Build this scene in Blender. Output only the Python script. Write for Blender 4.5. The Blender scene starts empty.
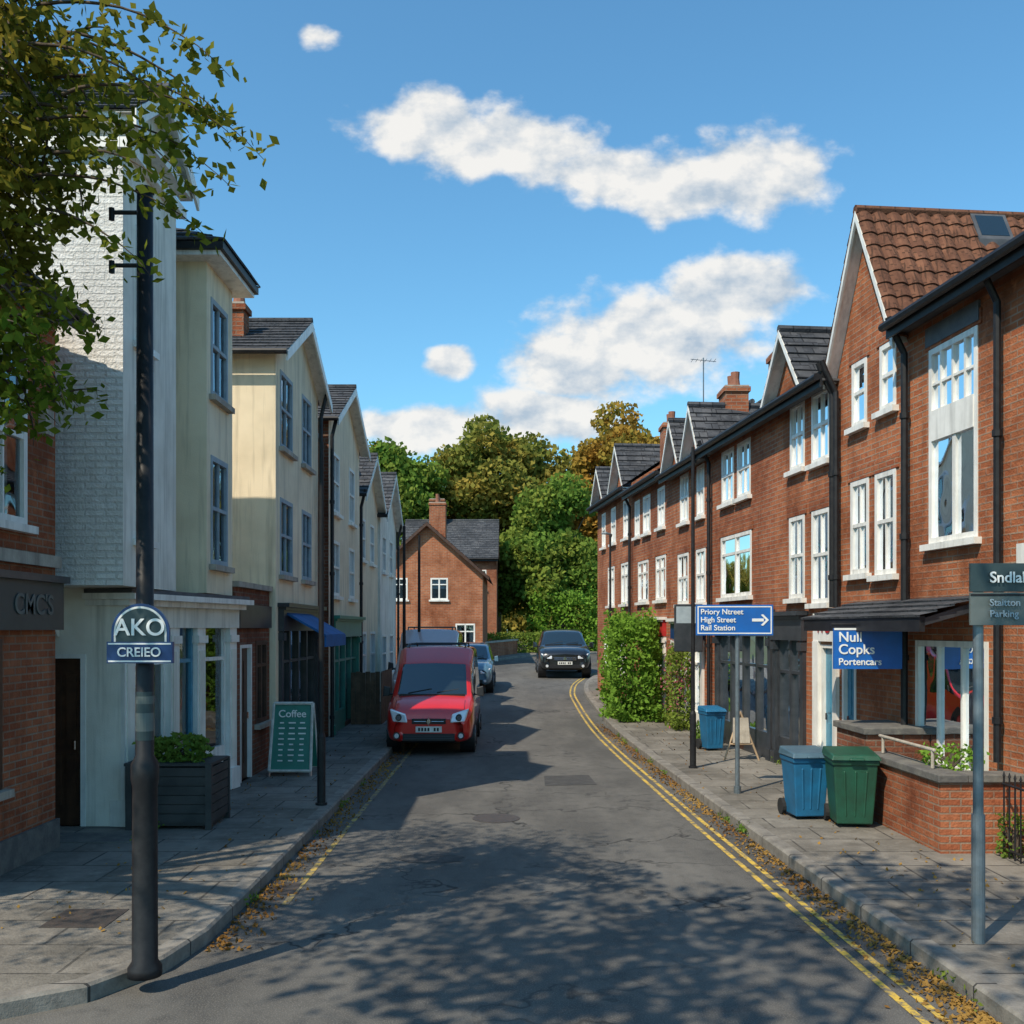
import bpy, math, random
import numpy as np
from mathutils import Vector, Matrix
random.seed(7); rng=np.random.default_rng(7)
scene=bpy.context.scene
COL=scene.collection
def link(o): COL.objects.link(o); return o
def hh(y):
    t=min(1,max(0,(y-22)/36)); return .85*t*t*(3-2*t)
# ---------------------------------------------------------------- materials
MATS={}
def newmat(name):
    m=bpy.data.materials.new(name); m.use_nodes=True
    nt=m.node_tree; b=nt.nodes['Principled BSDF']; MATS[name]=m
    return m,nt,b
def nn(nt,t,ins=None,**kw):
    n=nt.nodes.new(t)
    for k,v in kw.items(): setattr(n,k,v)
    if ins:
        for k,v in ins.items():
            if isinstance(v,bpy.types.NodeSocket): nt.links.new(v,n.inputs[k])
            else: n.inputs[k].default_value=v
    return n
def c4(c): return (c[0],c[1],c[2],1)
def mixc(nt,f,a,b,mode='MIX'):
    n=nt.nodes.new('ShaderNodeMix'); n.data_type='RGBA'; n.blend_type=mode; n.clamp_factor=True
    for idx,v in ((0,f),(6,a),(7,b)):
        if isinstance(v,bpy.types.NodeSocket): nt.links.new(v,n.inputs[idx])
        else: n.inputs[idx].default_value=v if idx==0 else c4(v)
    return n.outputs[2]
def ramp(nt,f,a,b):
    n=nn(nt,'ShaderNodeMapRange',{0:f,1:a,2:b}); n.clamp=True; return n.outputs[0]
def noise(nt,vec,scale,detail=4,rough=.55,dist=0):
    return nn(nt,'ShaderNodeTexNoise',{'Vector':vec,'Scale':scale,'Detail':detail,'Roughness':rough,'Distortion':dist}).outputs['Fac']
def mapping(nt,vec,scale=(1,1,1),loc=(0,0,0)):
    return nn(nt,'ShaderNodeMapping',{'Vector':vec,'Scale':scale,'Location':loc}).outputs[0]
def bumpn(nt,b,hgt,strength=.4,dist=.01,prev=None):
    n=nn(nt,'ShaderNodeBump',{'Height':hgt,'Strength':strength,'Distance':dist})
    if prev: nt.links.new(prev,n.inputs['Normal'])
    nt.links.new(n.outputs[0],b.inputs['Normal']); return n.outputs[0]
def mk(name,base,c2=None,rough=.7,metal=0,vs=3,bump=0,bs=60,streak=False,coat=0,spec=.5):
    if name in MATS: return MATS[name]
    m,nt,b=newmat(name)
    tc=nn(nt,'ShaderNodeTexCoord').outputs['Object']
    if c2 is None: c2=tuple(x*.72 for x in base)
    f=ramp(nt,noise(nt,tc,vs,3,.65),.38,.66)
    col=mixc(nt,f,base,c2)
    if streak:
        s=noise(nt,mapping(nt,tc,(7,7,.5)),1.0,3,.7)
        col=mixc(nt,ramp(nt,s,.48,.85),col,tuple(x*.55 for x in c2))
    nt.links.new(col,b.inputs['Base Color'])
    b.inputs['Roughness'].default_value=rough; b.inputs['Metallic'].default_value=metal
    b.inputs['Specular IOR Level'].default_value=spec
    if coat: b.inputs['Coat Weight'].default_value=coat; b.inputs['Coat Roughness'].default_value=.04
    if bump: bumpn(nt,b,noise(nt,tc,bs,2,.6),bump,.01)
    return m
def brickmat(name,c1,c2,mortar,paint=False,w=.225,hgt=.075,ms=.01,off=.5):
    m,nt,b=newmat(name)
    tcn=nn(nt,'ShaderNodeTexCoord'); uv=tcn.outputs['UV']; ob=tcn.outputs['Object']
    br=nn(nt,'ShaderNodeTexBrick',{'Vector':uv,'Color1':c4(c1),'Color2':c4(c2),'Mortar':c4(mortar),'Scale':1.0,'Mortar Size':ms,'Mortar Smooth':.25,'Bias':-.1,'Brick Width':w,'Row Height':hgt},offset=off)
    col=br.outputs['Color']
    big=noise(nt,ob,.9,4,.65); st=noise(nt,mapping(nt,ob,(4,4,.5)),1,3,.65)
    dk=.78 if paint else .5
    col=mixc(nt,ramp(nt,big,.40,.72),col,tuple(x*dk for x in c1))
    sm=noise(nt,ob,6.5,3,.75)
    col=mixc(nt,nn(nt,'ShaderNodeMath',{0:ramp(nt,sm,.52,.78),1:.5},operation='MULTIPLY').outputs[0],col,tuple(min(.9,x*1.3) for x in c2))
    col=mixc(nt,nn(nt,'ShaderNodeMath',{0:ramp(nt,st,.52,.8),1:.6},operation='MULTIPLY').outputs[0],col,tuple(x*(.6 if paint else .4) for x in c1))
    nt.links.new(col,b.inputs['Base Color']); b.inputs['Roughness'].default_value=.9
    b.inputs['Specular IOR Level'].default_value=.2
    hgt_=nn(nt,'ShaderNodeMath',{0:noise(nt,ob,38,1,.6),1:br.outputs['Fac']},operation='SUBTRACT').outputs[0]
    bumpn(nt,b,hgt_,.8 if paint else .7,.016 if paint else .012)
    return m
brickmat('brick_red',(.32,.092,.042),(.44,.155,.072),(.31,.23,.165))
brickmat('brick_orange',(.37,.112,.048),(.49,.18,.082),(.35,.25,.18))
brickmat('brick_dark',(.2,.07,.04),(.28,.10,.055),(.22,.17,.13))
brickmat('brick_painted',(.74,.72,.68),(.80,.78,.74),(.62,.6,.56),paint=True,ms=.014)
brickmat('slate',(.065,.07,.08),(.12,.12,.125),(.02,.02,.022),w=.28,hgt=.2,ms=.012)
brickmat('pantile',(.14,.062,.038),(.21,.095,.055),(.08,.04,.025),w=.21,hgt=.27,ms=.012,off=0)
brickmat('slabs',(.19,.175,.15),(.245,.225,.195),(.07,.066,.06),w=.75,hgt=.6,ms=.012)
mk('render_cream',(.86,.73,.52),(.75,.63,.44),rough=.9,vs=1.4,bump=.35,bs=60,streak=True)
mk('render_white',(.83,.79,.70),(.70,.66,.57),rough=.85,vs=1.6,bump=.25,bs=60,streak=True)
mk('paint_white',(.84,.82,.77),(.74,.72,.67),rough=.45,vs=4,streak=True)
mk('stone',(.45,.40,.33),(.33,.29,.24),rough=.9,vs=4,bump=.4,streak=True)
mk('coping',(.10,.095,.09),(.17,.16,.14),rough=.85,vs=6,bump=.5,bs=30)
mk('black_paint',(.012,.012,.014),(.022,.022,.024),rough=.5,vs=8,spec=.3)
mk('lead',(.06,.063,.07),(.1,.1,.105),rough=.6,vs=5)
mk('wood_brown',(.09,.04,.02),(.05,.022,.012),rough=.5,vs=6,streak=True)
mk('wood_fence',(.17,.10,.055),(.09,.055,.03),rough=.85,vs=6,streak=True)
mk('wood_light',(.45,.32,.2),rough=.6)
mk('door_blue',(.08,.28,.40),(.06,.2,.3),rough=.35,vs=5)
mk('shop_dark',(.03,.034,.04),(.05,.053,.06),rough=.35,vs=5)
mk('sign_blue',(.01,.13,.48),(.012,.11,.40),rough=.35,vs=5)
mk('sign_navy',(.012,.045,.16),(.01,.035,.12),rough=.35,vs=5)
mk('sign_slate',(.025,.045,.05),(.035,.055,.06),rough=.4,vs=5)
mk('sign_grey',(.12,.14,.135),(.09,.11,.105),rough=.5,vs=5)
mk('sign_green',(.03,.20,.15),(.025,.16,.12),rough=.4,vs=6)
mk('awning_blue',(.015,.12,.34),(.012,.09,.24),rough=.8)
mk('white_text',(.85,.85,.83),(.75,.75,.73),rough=.5)
mk('red_text',(.5,.03,.03),rough=.5)
mk('galv',(.20,.24,.27),(.14,.17,.19),rough=.45,metal=.5,vs=6)
mk('bin_blue',(.01,.13,.27),(.012,.10,.2),rough=.5,vs=5,bump=.1)
mk('bin_lid',(.07,.13,.17),(.05,.10,.14),rough=.5,vs=5)
mk('bin_green',(.012,.08,.045),(.012,.055,.03),rough=.5,vs=5,bump=.1)
mk('rubber',(.015,.015,.015),rough=.85)
mk('alloy',(.5,.5,.52),rough=.3,metal=.9)
mk('chrome',(.75,.75,.77),rough=.15,metal=1)
mk('plastic_black',(.015,.015,.017),rough=.5)
mk('plate',(.8,.8,.76),rough=.4)
mk('planter',(.025,.028,.03),(.05,.05,.05),rough=.6,bump=.2)
mk('bark',(.10,.075,.055),(.05,.038,.028),rough=.95,vs=10,bump=.8,bs=25)
mk('pot',(.3,.12,.07),rough=.8)
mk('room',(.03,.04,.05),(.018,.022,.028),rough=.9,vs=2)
mk('curtain',(.62,.60,.55),(.42,.41,.38),rough=.9,vs=8)
mk('blind',(.35,.42,.46),(.28,.34,.38),rough=.9,vs=5)
mk('soot',(.06,.05,.045),rough=.95)
for nm,c in (('car_red',(.66,.018,.012)),('car_black',(.012,.013,.015)),('car_blue',(.09,.19,.28)),('car_silver',(.50,.40,.40))):
    mk(nm,c,tuple(x*.9 for x in c),rough=.3,coat=1.0,metal=.1,vs=2)
m,nt,b=newmat('car_glass'); b.inputs['Base Color'].default_value=(.012,.02,.024,1); b.inputs['Roughness'].default_value=.03; b.inputs['Coat Weight'].default_value=.8; b.inputs['Specular IOR Level'].default_value=.9
m,nt,b=newmat('lamp_glass'); b.inputs['Base Color'].default_value=(.75,.77,.8,1); b.inputs['Roughness'].default_value=.15; b.inputs['Metallic'].default_value=.2; b.inputs['Coat Weight'].default_value=1
# window glass
m,nt,b=newmat('glass'); out=nt.nodes['Material Output']
tc=nn(nt,'ShaderNodeTexCoord').outputs['Object']
bp=nn(nt,'ShaderNodeBump',{'Height':noise(nt,tc,1.6,1),'Strength':.25,'Distance':.05}).outputs[0]
gl=nn(nt,'ShaderNodeBsdfGlossy',{'Color':(.85,.92,1,1),'Roughness':.02,'Normal':bp}).outputs[0]
tr=nn(nt,'ShaderNodeBsdfTransparent',{'Color':(.75,.85,.88,1)}).outputs[0]
fr_=nn(nt,'ShaderNodeFresnel',{'IOR':1.55,'Normal':bp}).outputs[0]
fa=nn(nt,'ShaderNodeMath',{0:fr_,1:.10},operation='ADD',use_clamp=True).outputs[0]
nt.links.new(nn(nt,'ShaderNodeMixShader',{0:fa,1:tr,2:gl}).outputs[0],out.inputs[0])
# asphalt
m,nt,b=newmat('asphalt'); ob=nn(nt,'ShaderNodeTexCoord').outputs['Object']
sp=noise(nt,ob,90,1,.8); big=noise(nt,mapping(nt,ob,(1,.35,1)),.9,5,.65); mid=noise(nt,ob,5,3,.6)
col=mixc(nt,ramp(nt,big,.38,.66),(.070,.068,.064),(.138,.132,.120))
col=mixc(nt,nn(nt,'ShaderNodeMath',{0:ramp(nt,mid,.5,.72),1:.6},operation='MULTIPLY').outputs[0],col,(.048,.048,.048))
col=mixc(nt,nn(nt,'ShaderNodeMath',{0:ramp(nt,sp,.5,.7),1:.6},operation='MULTIPLY').outputs[0],col,(.22,.205,.18))
wv=nn(nt,'ShaderNodeVectorMath',{0:ob,1:nn(nt,'ShaderNodeTexNoise',{'Vector':ob,'Scale':2.5,'Detail':3}).outputs['Color']},operation='ADD').outputs[0]
vo=nn(nt,'ShaderNodeTexVoronoi',{'Vector':wv,'Scale':.45},feature='DISTANCE_TO_EDGE').outputs[0]
cr=nn(nt,'ShaderNodeMath',{0:ramp(nt,vo,.016,.0),1:ramp(nt,noise(nt,ob,.5,2),.42,.58)},operation='MULTIPLY').outputs[0]
col=mixc(nt,cr,col,(.02,.02,.02))
nt.links.new(col,b.inputs['Base Color']); b.inputs['Roughness'].default_value=.82; b.inputs['Specular IOR Level'].default_value=.35
bumpn(nt,b,sp,.7,.006)
mk('asphalt_patch',(.045,.045,.045),(.07,.068,.065),rough=.85,vs=6,bump=.6,bs=90)
mk('iron',(.05,.045,.04),(.08,.06,.05),rough=.6,vs=20,bump=.5,bs=40)
m,nt,b=newmat('yellow_line'); ob=nn(nt,'ShaderNodeTexCoord').outputs['Object']
col=mixc(nt,ramp(nt,noise(nt,ob,7,4,.75),.46,.60),(.60,.40,.06),(.12,.115,.10))
nt.links.new(col,b.inputs['Base Color']); b.inputs['Roughness'].default_value=.8
m,nt,b=newmat('yellow_faded'); ob=nn(nt,'ShaderNodeTexCoord').outputs['Object']
col=mixc(nt,ramp(nt,noise(nt,ob,7,4,.75),.40,.55),(.48,.34,.08),(.12,.115,.10))
nt.links.new(col,b.inputs['Base Color']); b.inputs['Roughness'].default_value=.8
# kerb
m,nt,b=newmat('kerb'); ob=nn(nt,'ShaderNodeTexCoord').outputs['Object']
sx=nn(nt,'ShaderNodeSeparateXYZ',{0:ob}).outputs[1]
md=nn(nt,'ShaderNodeMath',{0:sx,1:.915},operation='FLOORED_MODULO').outputs[0]
jt=nn(nt,'ShaderNodeMath',{0:md,1:.018},operation='LESS_THAN').outputs[0]
col=mixc(nt,ramp(nt,noise(nt,ob,5,4,.7),.35,.7),(.25,.23,.20),(.12,.11,.095))
col=mixc(nt,jt,col,(.04,.038,.035)); nt.links.new(col,b.inputs['Base Color']); b.inputs['Roughness'].default_value=.9
bumpn(nt,b,noise(nt,ob,50,2,.7),.5,.008)
mk('ground',(.07,.10,.03),(.09,.075,.045),rough=1,vs=.5,bump=.6,bs=12)
def leafmat(name,a,bb,c,tl=.35):
    m,nt,b=newmat(name); out=nt.nodes['Material Output']
    ri=nn(nt,'ShaderNodeNewGeometry').outputs['Random Per Island']; ob=nn(nt,'ShaderNodeTexCoord').outputs['Object']
    col=mixc(nt,ri,a,bb); col=mixc(nt,ramp(nt,noise(nt,ob,.4,1),.42,.68),col,c)
    df=nn(nt,'ShaderNodeBsdfDiffuse',{'Color':col}).outputs[0]
    t=nn(nt,'ShaderNodeBsdfTranslucent',{'Color':col}).outputs[0]
    nt.links.new(nn(nt,'ShaderNodeMixShader',{0:tl,1:df,2:t}).outputs[0],out.inputs[0]); nt.nodes.remove(b)
leafmat('leaf_green',(.09,.17,.03),(.18,.28,.05),(.23,.27,.05))
leafmat('leaf_olive',(.15,.18,.04),(.27,.28,.06),(.36,.27,.06))
leafmat('leaf_gold',(.25,.21,.04),(.37,.28,.06),(.42,.24,.05))
leafmat('leaf_front',(.07,.13,.015),(.17,.23,.03),(.26,.21,.035),.42)
leafmat('leaf_hedge',(.11,.23,.03),(.23,.39,.06),(.18,.32,.04))
leafmat('leaf_litter',(.24,.12,.035),(.14,.065,.02),(.36,.22,.06),.1)
leafmat('leaf_pink',(.5,.12,.16),(.35,.05,.08),(.6,.3,.3))
# ---------------------------------------------------------------- mesh tools
class Fr:
    def __init__(s,o,t,n=None):
        t=Vector((t[0],t[1],0)).normalized(); s.o=Vector((o[0],o[1],0)); s.t=t
        s.n=Vector((n[0],n[1],0)).normalized() if n else Vector((t.y,-t.x,0))
    def P(s,a,d,z): 
        v=s.o+s.t*a+s.n*d; v.z=z; return v
WF=Fr((0,0),(1,0),(0,1))
class MB:
    def __init__(s): s.v=[];s.f=[];s.m=[];s.mats=[];s.xf=None
    def mi(s,name):
        if name not in s.mats: s.mats.append(name)
        return s.mats.index(name)
    def face(s,pts,mat):
        b=len(s.v); s.v+= [tuple(p) for p in pts]; s.f.append(tuple(range(b,b+len(pts)))); s.m.append(s.mi(mat))
    def hexa(s,p,mat):
        b=len(s.v); s.v+=[tuple(q) for q in p]; k=s.mi(mat)
        for f in ((3,2,1,0),(4,5,6,7),(0,1,5,4),(1,2,6,5),(2,3,7,6),(3,0,4,7)):
            s.f.append(tuple(b+i for i in f)); s.m.append(k)
    def box(s,fr,a0,a1,d0,d1,z0,z1,mat):
        P=fr.P; s.hexa([P(a0,d0,z0),P(a1,d0,z0),P(a1,d1,z0),P(a0,d1,z0),P(a0,d0,z1),P(a1,d0,z1),P(a1,d1,z1),P(a0,d1,z1)],mat)
    def beam(s,A,B,off,up,mat):
        A=Vector(A);B=Vector(B);off=Vector(off);up=Vector(up)
        s.hexa([A,B,B+off,A+off,A+up,B+up,B+off+up,A+off+up],mat)
    def tube(s,pts,rad,n,mat):
        pts=[Vector(p) for p in pts]; k=s.mi(mat); rings=[]
        for i,p in enumerate(pts):
            d=(pts[min(i+1,len(pts)-1)]-pts[max(i-1,0)]).normalized()
            a=d.orthogonal().normalized() if i==0 else (a-d*a.dot(d)).normalized()
            bb=d.cross(a); r=rad[i] if isinstance(rad,(list,tuple)) else rad
            base=len(s.v); rings.append(base)
            for j in range(n):
                an=2*math.pi*j/n; s.v.append(tuple(p+a*math.cos(an)*r+bb*math.sin(an)*r))
        for i in range(len(pts)-1):
            for j in range(n):
                j2=(j+1)%n; s.f.append((rings[i]+j,rings[i]+j2,rings[i+1]+j2,rings[i+1]+j)); s.m.append(k)
        s.f.append(tuple(rings[0]+j for j in range(n))[::-1]); s.m.append(k)
        s.f.append(tuple(rings[-1]+j for j in range(n))); s.m.append(k)
    def wall(s,fr,a0,a1,z0,z1,d,ops,mat,rev=None,depth=.06):
        xs=sorted({a0,a1,*[o[0] for o in ops],*[o[1] for o in ops]}); zs=sorted({z0,z1,*[o[2] for o in ops],*[o[3] for o in ops]})
        xs=[x for x in xs if a0<=x<=a1]; zs=[z for z in zs if z0<=z<=z1]
        for i in range(len(xs)-1):
            for j in range(len(zs)-1):
                cx=(xs[i]+xs[i+1])/2; cz=(zs[j]+zs[j+1])/2
                if any(o[0]<cx<o[1] and o[2]<cz<o[3] for o in ops): continue
                s.face([fr.P(xs[i],d,zs[j]),fr.P(xs[i+1],d,zs[j]),fr.P(xs[i+1],d,zs[j+1]),fr.P(xs[i],d,zs[j+1])],mat)
        rev=rev or mat
        for o in ops:
            a,b,c,e=o[:4]; D=d-depth
            for q in ((a,c,b,c),(b,c,b,e),(b,e,a,e),(a,e,a,c)):
                s.face([fr.P(q[0],d,q[1]),fr.P(q[2],d,q[3]),fr.P(q[2],D,q[3]),fr.P(q[0],D,q[1])],rev)
    def build(s,name,parent=None,smooth=False,bevel=0):
        me=bpy.data.meshes.new(name)
        vs=s.v if s.xf is None else [tuple(s.xf@Vector(v)) for v in s.v]
        me.from_pydata(vs,[],s.f)
        for mn in s.mats: me.materials.append(MATS[mn])
        me.polygons.foreach_set('material_index',s.m)
        uv=me.uv_layers.new(name='UV'); co=[Vector(v) for v in vs]; Z=Vector((0,0,1)); dat=np.zeros(len(me.loops)*2,dtype=np.float32)
        for p in me.polygons:
            n=p.normal
            if abs(n.z)>.97 or n.length<.5: t=Vector((1,0,0)); bt=Vector((0,1,0))
            else: t=Z.cross(n).normalized(); bt=n.cross(t)
            for li,vi in zip(p.loop_indices,p.vertices):
                q=co[vi]; dat[2*li]=q.dot(t); dat[2*li+1]=q.dot(bt)
        uv.data.foreach_set('uv',dat)
        if smooth: me.polygons.foreach_set('use_smooth',[True]*len(me.polygons))
        me.update()
        o=link(bpy.data.objects.new(name,me))
        if bevel:
            md=o.modifiers.new('b','BEVEL'); md.width=bevel; md.segments=2; md.limit_method='ANGLE'; md.angle_limit=.7
        if parent: setp(o,parent)
        return o
def setp(o,parent):
    o.parent=parent; o.matrix_parent_inverse=Matrix.Translation(-Vector(parent.location))
def empty(name,loc):
    e=bpy.data.objects.new(name,None); e.location=loc; e.empty_display_size=.3; return link(e)
class Grp:
    def __init__(s,name,loc): s.e=empty(name,loc); s.p={}
    def __getitem__(s,k):
        if k not in s.p: s.p[k]=MB()
        return s.p[k]
    def done(s,bevels=None,smooth=()):
        for k,mb in s.p.items():
            if mb.f: mb.build(k,s.e,bevel=(bevels or {}).get(k,0),smooth=k in smooth)
def text(body,loc,xdir,size,mat,parent,name='lettering',align='CENTER'):
    cu=bpy.data.curves.new(name,'FONT'); cu.body=body; cu.size=size; cu.align_x=align; cu.align_y='CENTER'; cu.extrude=.003; cu.offset=size*.012
    cu.materials.append(MATS[mat]); o=link(bpy.data.objects.new(name,cu))
    x=Vector(xdir).normalized(); z=x.cross(Vector((0,0,1))).normalized(); y=Vector((0,0,1))
    M=Matrix((x,y,z)).transposed().to_4x4(); o.matrix_world=Matrix.Translation(Vector(loc)+z*.006)@M
    setp(o,parent); return o
# ---------------------------------------------------------------- windows etc
def window(g,fr,a,b,c,e,style='sash',col='paint_white',fw=.07,sill=True,seed=0):
    W=g['window_frames']; G=g['glass']; R=g['interiors']; r=random.Random(int(a*100+c*37+seed))
    d0,d1=-.05,.012
    bx=lambda x0,x1,z0,z1,dd=0: W.box(fr,x0,x1,d0,d1+dd,z0,z1,col)
    bx(a,a+fw,c,e); bx(b-fw,b,c,e); bx(a+fw,b-fw,c,c+fw); bx(a+fw,b-fw,e-fw,e)
    mz=c+(e-c)*.52
    if style=='sash':
        bx(a+fw,b-fw,mz-.025,mz+.025,-.004)
        if b-a>.5: bx((a+b)/2-.014,(a+b)/2+.014,c+fw,mz-.025,-.012); bx((a+b)/2-.014,(a+b)/2+.014,mz+.025,e-fw,-.012)
    elif style=='case':
        mx=(a+b)/2; bx(mx-.035,mx+.035,c+fw,e-fw,-.004)
        tz=e-(e-c)*.3
        bx(a+fw,mx-.035,tz-.025,tz+.025,-.008); bx(mx+.035,b-fw,tz-.025,tz+.025,-.008)
    elif style=='multi':
        n=3
        for i in range(1,n):
            x=a+(b-a)*i/n; bx(x-.02,x+.02,c+fw,e-fw,-.004)
    G.face([fr.P(a+fw*.8,-.03,c+fw*.8),fr.P(b-fw*.8,-.03,c+fw*.8),fr.P(b-fw*.8,-.03,e-fw*.8),fr.P(a+fw*.8,-.03,e-fw*.8)],'glass')
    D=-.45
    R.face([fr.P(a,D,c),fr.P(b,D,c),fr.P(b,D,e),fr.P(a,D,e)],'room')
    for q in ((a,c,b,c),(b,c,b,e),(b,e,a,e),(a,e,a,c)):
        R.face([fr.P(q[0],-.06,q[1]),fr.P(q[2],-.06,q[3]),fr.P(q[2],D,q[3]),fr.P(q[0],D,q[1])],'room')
    k=r.random(); w=(b-a)*r.uniform(.18,.32)
    if k<.6:
        for x0,x1 in ((a+.02,a+w),(b-w,b-.02)):
            n=5
            for i in range(n):
                xa=x0+(x1-x0)*i/n; xb=x0+(x1-x0)*(i+1)/n; da=-.16-(i%2)*.04; db=-.16-((i+1)%2)*.04
                R.face([fr.P(xa,da,c),fr.P(xb,db,c),fr.P(xb,db,e),fr.P(xa,da,e)],'curtain')
    elif k<.85:
        zz=e-(e-c)*r.uniform(.25,.6); R.face([fr.P(a,-.12,zz),fr.P(b,-.12,zz),fr.P(b,-.12,e),fr.P(a,-.12,e)],'blind')
    if sill: g['sills'].box(fr,a-.07,b+.07,-.05,.09,c-.08,c-.005,'stone' if col!='paint_white' else 'paint_white')
def slope(mb,A,B,C,D,mat,course=.22,lift=.022,pan=False):
    A,B,C,D=map(Vector,(A,B,C,D)); L=((D-A).length+(C-B).length)/2; n=max(1,round(L/course))
    nor=(B-A).cross(D-A).normalized()
    if nor.z<0: nor=-nor
    k=mb.mi(mat)
    m=max(1,int((B-A).length/.035)) if pan else max(1,int((B-A).length/.28))
    rr=random.Random(3)
    for i in range(n):
        t0=i/n; t1=(i+1)/n
        base=len(mb.v)
        for (t,l) in ((t0,-.004),(t0,lift),(t1,0.0)):
            p=A.lerp(D,t); q=B.lerp(C,t)
            for j in range(m+1):
                x=p.lerp(q,j/m); w=0
                if pan: w=abs(math.sin(math.pi*((B-A).length*j/m)/.21))*.04
                if not pan and l>0: w=rr.uniform(-.004,.006)
                mb.v.append(tuple(x+nor*(l+w)))
        for r in (0,1):
            for j in range(m):
                a=base+r*(m+1)+j; mb.f.append((a,a+1,a+m+2,a+m+1)); mb.m.append(k)
def gable(g,fr,a,b,ze,zp,depth,wallmat,tile='slate',pan=False,ov=.14,front=.2,barge='paint_white',bh=.16,tri=True,wd=0.0):
    m=(a+b)/2; sl=(zp-ze)/(m-a); P=fr.P
    if tri: g['walls'].face([P(a,wd,ze),P(b,wd,ze),P(m,wd,zp)],wallmat)
    zo=ze-ov*sl; R=g['roof']
    slope(R,P(a-ov,front,zo+.05),P(a-ov,-depth,zo+.05),P(m,-depth,zp+.05),P(m,front,zp+.05),tile,pan=pan)
    slope(R,P(b+ov,-depth,zo+.05),P(b+ov,front,zo+.05),P(m,front,zp+.05),P(m,-depth,zp+.05),tile,pan=pan)
    R.tube([P(m,front,zp+.06),P(m,-depth,zp+.06)],.07,8,tile)
    T=g['bargeboards']; off=fr.n*.035; up=Vector((0,0,bh))
    T.beam(P(a-ov,front-.03,zo-bh+.045),P(m,front-.03,zp-bh+.045),off,up,barge)
    T.beam(P(m,front-.03,zp-bh+.045),P(b+ov,front-.03,zo-bh+.045),off,up,barge)
    T.face([P(a-ov,0,zo),P(a-ov,front-.03,zo),P(m,front-.03,zp),P(m,0,zp)],barge)
    T.face([P(b+ov,0,zo),P(b+ov,front-.03,zo),P(m,front-.03,zp),P(m,0,zp)],barge)
def mainroof(g,fr,a,b,ze,pitch,depth,tile='slate',ov=.28):
    P=fr.P; t=math.tan(math.radians(pitch)); half=depth/2; zr=ze+half*t; R=g['roof']
    slope(R,P(a,ov,ze-ov*t+.08),P(b,ov,ze-ov*t+.08),P(b,-half,zr+.08),P(a,-half,zr+.08),tile)
    slope(R,P(b,-depth-ov,ze-ov*t+.08),P(a,-depth-ov,ze-ov*t+.08),P(a,-half,zr+.08),P(b,-half,zr+.08),tile)
    for s in (a,b): g['walls'].face([P(s,0,ze),P(s,-depth,ze),P(s,-half,zr)],g.wall)
    R.tube([P(a,-half,zr+.1),P(b,-half,zr+.1)],.08,8,tile)
    F=g['gutters']; zo=ze-ov*t
    F.box(fr,a,b,0.002,ov-.02,zo-.03,zo,'lead')
    F.box(fr,a,b,ov-.02,ov+.01,zo-.12,zo+.05,'black_paint')
    F.tube([P(a,ov+.06,zo+.02),P(b,ov+.06,zo+.02)],.055,8,'black_paint')
def pipe(g,fr,a,z0,z1,d=.09,r=.04,eave=.3):
    P=fr.P; g['downpipes'].tube([P(a,eave,z1+.25),P(a,eave*.8,z1+.1),P(a,d,z1-.2),P(a,d,z0)],r,8,'black_paint')
    z=z0+.4
    while z<z1-.3: g['downpipes'].tube([P(a,d,z),P(a,d,z+.07)],r*1.35,8,'black_paint'); z+=1.5
def chimney(g,x,y,z0,z1,w=.5,l=.7,mat='brick_red',pots=2):
    f=Fr((x,y),(0,1),(1,0)); C=g['chimney']
    C.box(f,-l/2,l/2,-w/2,w/2,z0,z1,mat); C.box(f,-l/2-.04,l/2+.04,-w/2-.04,w/2+.04,z1,z1+.1,mat); C.box(f,-l/2-.01,l/2+.01,-w/2-.01,w/2+.01,z1+.1,z1+.14,'stone')
    for i in range(pots):
        q=f.P(-l/2+l*(i+.5)/pots,0,0); C.tube([(q.x,q.y,z1+.14),(q.x,q.y,z1+.3),(q.x,q.y,z1+.45)],[.11,.09,.1],10,'pot')
def aerial(g,x,y,z0,z1):
    A=g['aerial']; A.tube([(x,y,z0),(x,y,z1)],.014,5,'galv'); A.tube([(x-.3,y-.1,z1-.06),(x+.3,y+.1,z1-.06)],.008,4,'galv')
    for i in range(6):
        q=-.25+i*.1; A.tube([(x+q,y-.14,z1-.06),(x+q,y+.14,z1-.06)],.005,4,'galv')
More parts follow.
